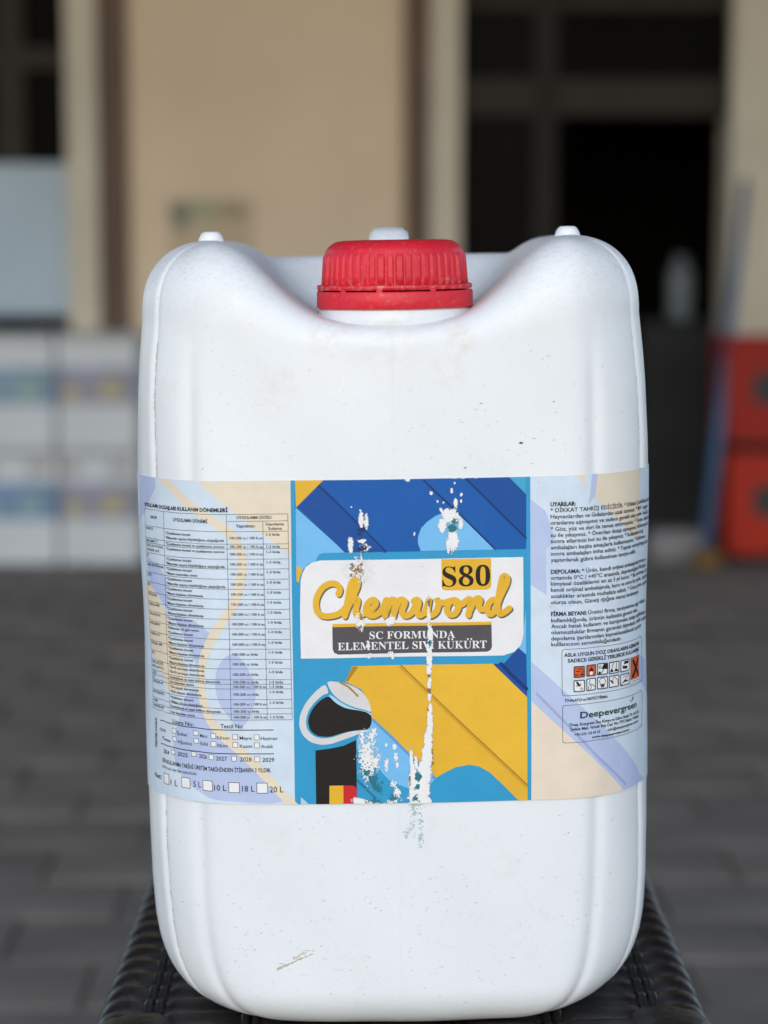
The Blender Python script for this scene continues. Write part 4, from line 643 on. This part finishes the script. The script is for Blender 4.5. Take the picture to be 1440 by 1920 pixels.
# lettering
def mbold(s):
    return ''.join(chr(0x1D400 + ord(c) - 65) if 'A' <= c <= 'Z' else chr(0x1D7CE + ord(c) - 48) if '0' <= c <= '9' else c for c in s)
JOBS = []   # (text, s, t, width or 0, cap height, weight, colour, layer, group, serif)
for t, s, z, wd, h, wt, c, lay in TEXTS:
    srf = c in ('blackt', 'white'); g = 'product_lettering' if srf else 'maker_lettering' if s > 80 else 'table_lettering'
    JOBS.append((mbold(t) if srf else t, s, z, wd, h, wt, c, lay + (1 if srf else 0), g, srf))
two = lambda a, b_: (a, b_)
CO, MB = '*Çiçeklenme öncesi', '*Meyve büyüme döneminde'
PER = [two(CO, '*Meyveler saçma büyüklüğüne ulaştığında'), ('*Çiçeklenme öncesi ve çiçeklenme sonrası',), two('*Çiçeklenme öncesi ve çiçeklenme sonrası', ''), two(CO, '*Meyveler saçma büyüklüğüne ulaştığında'), two(CO, '*Meyve tutumdan sonra'), two(CO, '*Meyveler saçma büyüklüğüne ulaştığında')] + [two(CO, MB)] * 4 + [two('*Dikimden 10 gün sonra', CO)] + [two(CO, MB)] * 3 + [two('*20-40 cm boya ulaştığında', '*50-70 cm boya ulaştığında'), ('Kardeşleme ve sapa kalkma dönemde',), ('Her biçimden sonra',), two('*4-6 yaprak döneminde', '*Kök oluşum döneminde'), two('*Köklenme dönemi', '*Filizler 10 cm ulaştığında'), ('Kardeşleme ve sapa kalkma dönemde',), ('Her biçimden sonra',)]
DA = {12, 13, 14, 15, 17, 19}
for i, per in enumerate(PER):
    top, bot = ROWS[i + 1], ROWS[i + 2]
    n2 = len(per); hh = 1.32
    for k, t in enumerate(per):
        if not t: continue
        z = (top - 2.15 if k == 0 else top - 4.65) if n2 == 2 else bot + .55
        if i == 0: z -= .7
        JOBS.append((t, C1 + 1.2, z, -.345, hh, .010, 'ink', 6, 'table_lettering', False))
    zz = (top + bot) / 2 - .75
    JOBS.append(('100-200 cc lt/da' if i in DA else '100-200 cc / 100 lt su', C2 + 1.5, zz, 13.3 if i in DA else 17.1, hh, .010, 'ink', 6, 'table_lettering', False))
    if i != 19: JOBS.append(('1-3 lt/da', C3 + 1.6, (top - 2.3 if n2 == 2 else zz), 7.1, hh, .010, 'ink', 6, 'table_lettering', False))
    JOBS.append((NAMES[i], C0 + 1.2, top - 1.9, min(16.8, .82 * len(NAMES[i])), 1.25, .004, 'ink', 6, 'table_lettering', False))
JOBS.append(('VİŞNE, ERİK ve NAR', C0 + 1.2, ROWS[3] - 4.3, 13., 1.2, .004, 'ink', 6, 'table_lettering', False)); JOBS.append(('MISIR, SOYA v.b.', C0 + 1.2, ROWS[15] - 4.2, 14., 1.2, .004, 'ink', 6, 'table_lettering', False))
for t, z, b_ in RIGHT:
    if '|' in t:
        a, r_ = t.split('|'); wa = {'DEPOLAMA:': 15.4, 'FİRMA BEYANI:': 18.9}[a]
        JOBS.append((a, 81.4, z, wa, 2.05, .03, 'ink', 6, 'warning_lettering', False)); JOBS.append((r_.strip(), 81.4 + wa + .8, z, -.425, 2.05, .010, 'ink', 6, 'warning_lettering', False))
    else: JOBS.append((t, 81.4, z, 13.4 if b_ else -.425, 2.05,   .035 if b_ else .010, 'ink', 6, 'warning_lettering', False))
JOBS.append(('ÜRETİM TARİHİ', -139.6, 152.2, 16.0, 2.0, .03, 'ink', 6, 'table_lettering', 'v'))
tobs = []
cH = bpy.data.curves.new('x', 'FONT'); cH.body = 'H'; oH = bpy.data.objects.new('x', cH); COL.objects.link(oH)
cM = bpy.data.curves.new('x', 'FONT'); cM.body = mbold('H'); oM = bpy.data.objects.new('x', cM); COL.objects.link(oM)
cR = bpy.data.curves.new('x', 'FONT'); cR.body = 'yaptırılarak gübre kullanılması tavsiye edilir.'; oR = bpy.data.objects.new('x', cR); COL.objects.link(oR)
cT = bpy.data.curves.new('x', 'FONT'); cT.body = '*Meyveler saçma büyüklüğüne ulaştığında'; oT = bpy.data.objects.new('x', cT); COL.objects.link(oT)
for j in JOBS:
    c = bpy.data.curves.new('x', 'FONT'); c.body = j[0]; c.size = 1; c.fill_mode = 'FRONT'; c.resolution_u = 5 if j[4] > 4 else 2; c.offset = j[5] + (.004 if not j[9] else 0)
    o = bpy.data.objects.new('x', c); COL.objects.link(o); tobs.append(o)
bpy.context.view_layer.update(); dg = bpy.context.evaluated_depsgraph_get()
def tmesh(o):
    me = o.evaluated_get(dg).to_mesh(); n = len(me.vertices); v = np.empty(n * 3); me.vertices.foreach_get('co', v); me.calc_loop_triangles()
    tr_ = np.empty(len(me.loop_triangles) * 3, int); me.loop_triangles.foreach_get('vertices', tr_); return v.reshape(-1, 3)[:, :2].copy(), tr_.reshape(-1, 3).copy()
vH = tmesh(oH)[0]; CAPB = vH[:, 1].max() - vH[:, 1].min(); vM = tmesh(oM)[0]; CAPM = vM[:, 1].max() - vM[:, 1].min(); vR = tmesh(oR)[0]; WR = np.ptp(vR[:, 0]); WT = np.ptp(tmesh(oT)[0][:, 0])
acc = {}
for o, (t, s, z, wd, h, wt, c, lay, g, srf) in zip(tobs, JOBS):
    v, tr_ = tmesh(o)
    if not len(v): continue
    sy = h / (CAPM if srf is True else CAPB)
    w0 = np.ptp(v[:, 0])
    sx = wd / w0 if wd > 0 else (sy * 56.7 / WR / (2.05 / CAPB) if wd == -.425 else 36.0 / WT)
    q = np.stack([(v[:, 0] - v[:, 0].min()) * sx + s, v[:, 1] * sy + z], -1)
    if srf == 'v': q = np.stack([s - v[:, 1] * sy, (v[:, 0] - v[:, 0].min()) * sx + z], -1)
    A = acc.setdefault((g, c, lay), Sheet())
    if h > 3 or s > 80 or s < -120:
        for a in tr_: A.add([tuple(q[k]) for k in a])
    else:
        n0 = len(A.P); A.P += [tuple(p) for p in q]; A.B += [0.] * len(q)
        for a in tr_:
            p_, q_, r_ = q[a]; f = [int(k) + n0 for k in a]
            A.F.append(f if (q_[0] - p_[0]) * (r_[1] - p_[1]) - (q_[1] - p_[1]) * (r_[0] - p_[0]) > 0 else f[::-1])
for o in tobs + [oH, oM, oR, oT]:
    c = o.data; bpy.data.objects.remove(o); bpy.data.curves.remove(c)
# umlaut dots of the second product line
A = acc[('product_lettering', 'white', 9)]
for u in (14, 16):
    pass
(g_, e_) = [(j[1], j[3]) for j in JOBS if j[9] is True and len(j[0]) > 15][0]; zt = [j[2] for j in JOBS if j[9] is True and len(j[0]) > 15][0]; hc = [j[4] for j in JOBS if j[9] is True and len(j[0]) > 15][0]
for fr_ in (.757, .885):
    for d_ in (-.9, .9):
        cx = g_ + e_ * fr_ + d_; A.polygon([(cx + .48 * math.cos(a), zt + hc + .95 + .48 * math.sin(a)) for a in np.linspace(0, 2 * math.pi, 12, endpoint=False)])
for (g, c, lay), A in acc.items(): A.build(g, ink(c), lay, label)
# vertical caption beside the month boxes
# scratches through the print: ragged flakes traced by a noisy field
def vnoise(shape, cell, rng):
    h, w_ = shape; g = rng.random((int(h / cell) + 3, int(w_ / cell) + 3)); yy, xx = np.mgrid[0:h, 0:w_] / cell
    y0, x0 = yy.astype(int), xx.astype(int); fy, fx = yy - y0, xx - x0; fy, fx = fy * fy * (3 - 2 * fy), fx * fx * (3 - 2 * fx)
    return (g[y0, x0] * (1 - fx) + g[y0, x0 + 1] * fx) * (1 - fy) + (g[y0 + 1, x0] * (1 - fx) + g[y0 + 1, x0 + 1] * fx) * fy
def contour(f, ox, oy, cell):
    """marching squares: polygons where f > 0"""
    ins = f > 0; act = ins[:-1, :-1] | ins[1:, :-1] | ins[:-1, 1:] | ins[1:, 1:]; out = []
    for j, i in zip(*np.where(act)):
        cs = [(i, j), (i + 1, j), (i + 1, j + 1), (i, j + 1)]; vs = [f[b_, a] for a, b_ in cs]; poly = []
        for k in range(4):
            a, va = cs[k], vs[k]; b_, vb = cs[(k + 1) % 4], vs[(k + 1) % 4]
            if va > 0: poly.append((ox + a[0] * cell, oy + a[1] * cell))
            if (va > 0) != (vb > 0): t = va / (va - vb); poly.append((ox + (a[0] + (b_[0] - a[0]) * t) * cell, oy + (a[1] + (b_[1] - a[1]) * t) * cell))
        if len(poly) > 2: out.append(poly)
    return out
def field(blobs, ox, oy, w_, h, cell, seed):
    nx, ny = int(w_ / cell), int(h / cell); rng = np.random.default_rng(seed)
    no = vnoise((ny, nx), .4 / cell, rng) * .8 + vnoise((ny, nx), 1.0 / cell, rng) * .6 + vnoise((ny, nx), 2.6 / cell, rng) * .4 - .9
    xx = ox + np.arange(nx) * cell; yy = oy + np.arange(ny) * cell; f = np.full((ny, nx), -9.)
    for s, t, rx, ry, n in blobs:
        r = np.sqrt(((xx[None] - s) / rx) ** 2 + ((yy[:, None] - t) / ry) ** 2); f = np.maximum(f, 1 - r + no * n * 1.6 - (.25 * n if n > .8 else 0))
    return f
for c, key, lay, sd_ in (('w', 'paper', 11, 3), ('t', 'tealspeck', 12, 5), ('n', 'navyspeck', 12, 8), ('b', 'brownspeck', 13, 9)):
    f = field([b_[:4] + (b_[5],) for b_ in FLAKES if b_[4] == c], -54, 126, 130, 176, .2, sd_)
    if c == 'w':
        sh = Sheet()
        for p in contour(f + .09, -54, 126, .2): sh.add(p)
        sh.build('torn_rim', ink('torn'), 10, label)['kind'] = 'stuff'
    sh = Sheet()
    for p in contour(f, -54, 126, .2): sh.add(p)
    o = sh.build('scratched_print' if c == 'w' else 'ink_speck', ink(key), lay, label)
    if o: o['kind'] = 'stuff'

# ------------------------------------------------------------------ stains and scuffs on the bare plastic
def on_body(name, polys, m, parent=can, off=.00012):
    P, Fc = [], []
    for p in polys:
        ar = sum(p[i - 1][0] * p[i][1] - p[i][0] * p[i - 1][1] for i in range(len(p)))
        if ar < 0: p = p[::-1]
        Fc.append(list(range(len(P), len(P) + len(p)))); P += p
    P = np.array(P); Pn, Nn = surf(P[:, 0] / 1000, P[:, 1] / 1000, off, 1.)
    me = bpy.data.meshes.new(name); me.from_pydata(Pn.tolist(), [], Fc); me.update(); me.polygons.foreach_set('use_smooth', [True] * len(Fc)); me.normals_split_custom_set_from_vertices(Nn.tolist())
    return obj(name, me, m, parent)
M_st = mat('teal drip', (.12, .36, .38, 1), .6, .3, .3, 200, alpha=.34)
f = field(STAIN, -30, 60, 60, 67,   .18, 21) - .2; on_body('drip_stain', contour(f, -30, 60, .18), M_st)['kind'] = 'stuff'
M_ru = mat('rusty smear', (.50, .38, .20, 1), .7, .2, .3, 200, alpha=.42)
sm = [(-69 + k * .8, 36.6 + k * .33, 1.2, .62 - .016 * k, .9) for k in range(26)] + [(-66 + k * 2, 39.5 + k * .9, 1.8, .35, 1.3) for k in range(9)]
f = field(sm, -80, 25, 50, 30, .15, 4); on_body('rust_smear', contour(f, -80, 25, .15), M_ru)['kind'] = 'stuff'
M_sc = mat('grey scuff', (.25, .24, .23, 1), .7, .2, .4, 300, alpha=.42)
M_sc2 = mat('dark speck', (.07, .06, .05, 1), .7, .2, .4, 300, alpha=.8)
slv, drk = [], []
def sliver(s, t, l, h, a):
    ca, sa = math.cos(a), math.sin(a); pts = []
    for u, v in ((-1, 0), (-.5, -.6), (.2, -1), (.9, -.3), (1, .1), (.3, .7), (-.4, .5)):
        v += random.uniform(-.2, .2); pts.append((s + l * u * ca - h * v * sa, t + l * u * sa + h * v * ca))
    return pts
clus = [(random.uniform(-120, 120), random.choice((random.uniform(25, 120), random.uniform(304, 365)))) for k in range(22)]
for k in range(330):
    if random.random() < .6: cs_ = random.choice(clus); s = cs_[0] + random.gauss(0, 9); t = cs_[1] + random.gauss(0, 7)
    else: s = random.uniform(-128, 128); t = random.choice((random.uniform(20, 125), random.uniform(20, 125), random.uniform(302, 372)))
    if abs(s) > 130 or 124 < t < 302: continue
    if t > 335 and abs(s) < 70 and t > 350: continue
    (drk if random.random() < .05 else slv).append(sliver(s, t, abs(random.gauss(.5, .45)) + .2, random.uniform(.07, .22), random.gauss(.15, .5)))
for k in range(16): slv.append(sliver(random.uniform(15, 75), random.uniform(30, 70), random.uniform(2, 7), .05, random.gauss(-1.2, .8)))
for k in range(22): slv.append(sliver(random.uniform(-60, -5), random.uniform(22, 52), random.uniform(1.5, 5), .05, random.gauss(.6, .25)))
drk += [sliver(66.4, 317.2, 1.3, .75, 0), sliver(37.2, 304.8, .9, .4, .1), sliver(46, 338, .9, .25, .2), sliver(84, 338, .8, .25, .1)]
on_body('scuff_marks', slv, M_sc)['kind'] = 'stuff'; on_body('dark_specks', drk, M_sc2)['kind'] = 'stuff'
M_gr = mat('groove grime', (.36, .31, .23, 1), .8, .2, .4, 300, alpha=.32)
gb = [(-133.5 + random.uniform(-.3, .3), random.uniform(18, 126), .45, random.uniform(1, 5), .9) for k in range(26)] + [(-133.5, random.uniform(302, 372), .5, random.uniform(2, 6), .8) for k in range(26)]
f = field(gb, -140, 10, 14, 370, .2, 6); on_body('groove_grime', contour(f, -140, 10, .2), M_gr)['kind'] = 'stuff'
gb = [(144.5 + random.uniform(-.3, .3), random.uniform(18, 126), .45, random.uniform(1, 5), .9) for k in range(26)] + [(144.5, random.uniform(302, 372), .5, random.uniform(2, 6), .8) for k in range(26)]
f = field(gb, 138, 10, 14, 370, .2, 7); on_body('groove_grime', contour(f, 138, 10, .2), M_gr)['kind'] = 'stuff'
# scuffs on the label paper
sl2 = Sheet()
for k in range(90): sl2.add(sliver(random.uniform(-130, 135), random.uniform(T0 + 2, T1 - 2), abs(random.gauss(.5, .4)) + .25, random.uniform(.05, .15), random.gauss(.2, .6)))
o = sl2.build('label_scuffs', M_sc, 14, label); o['kind'] = 'stuff'
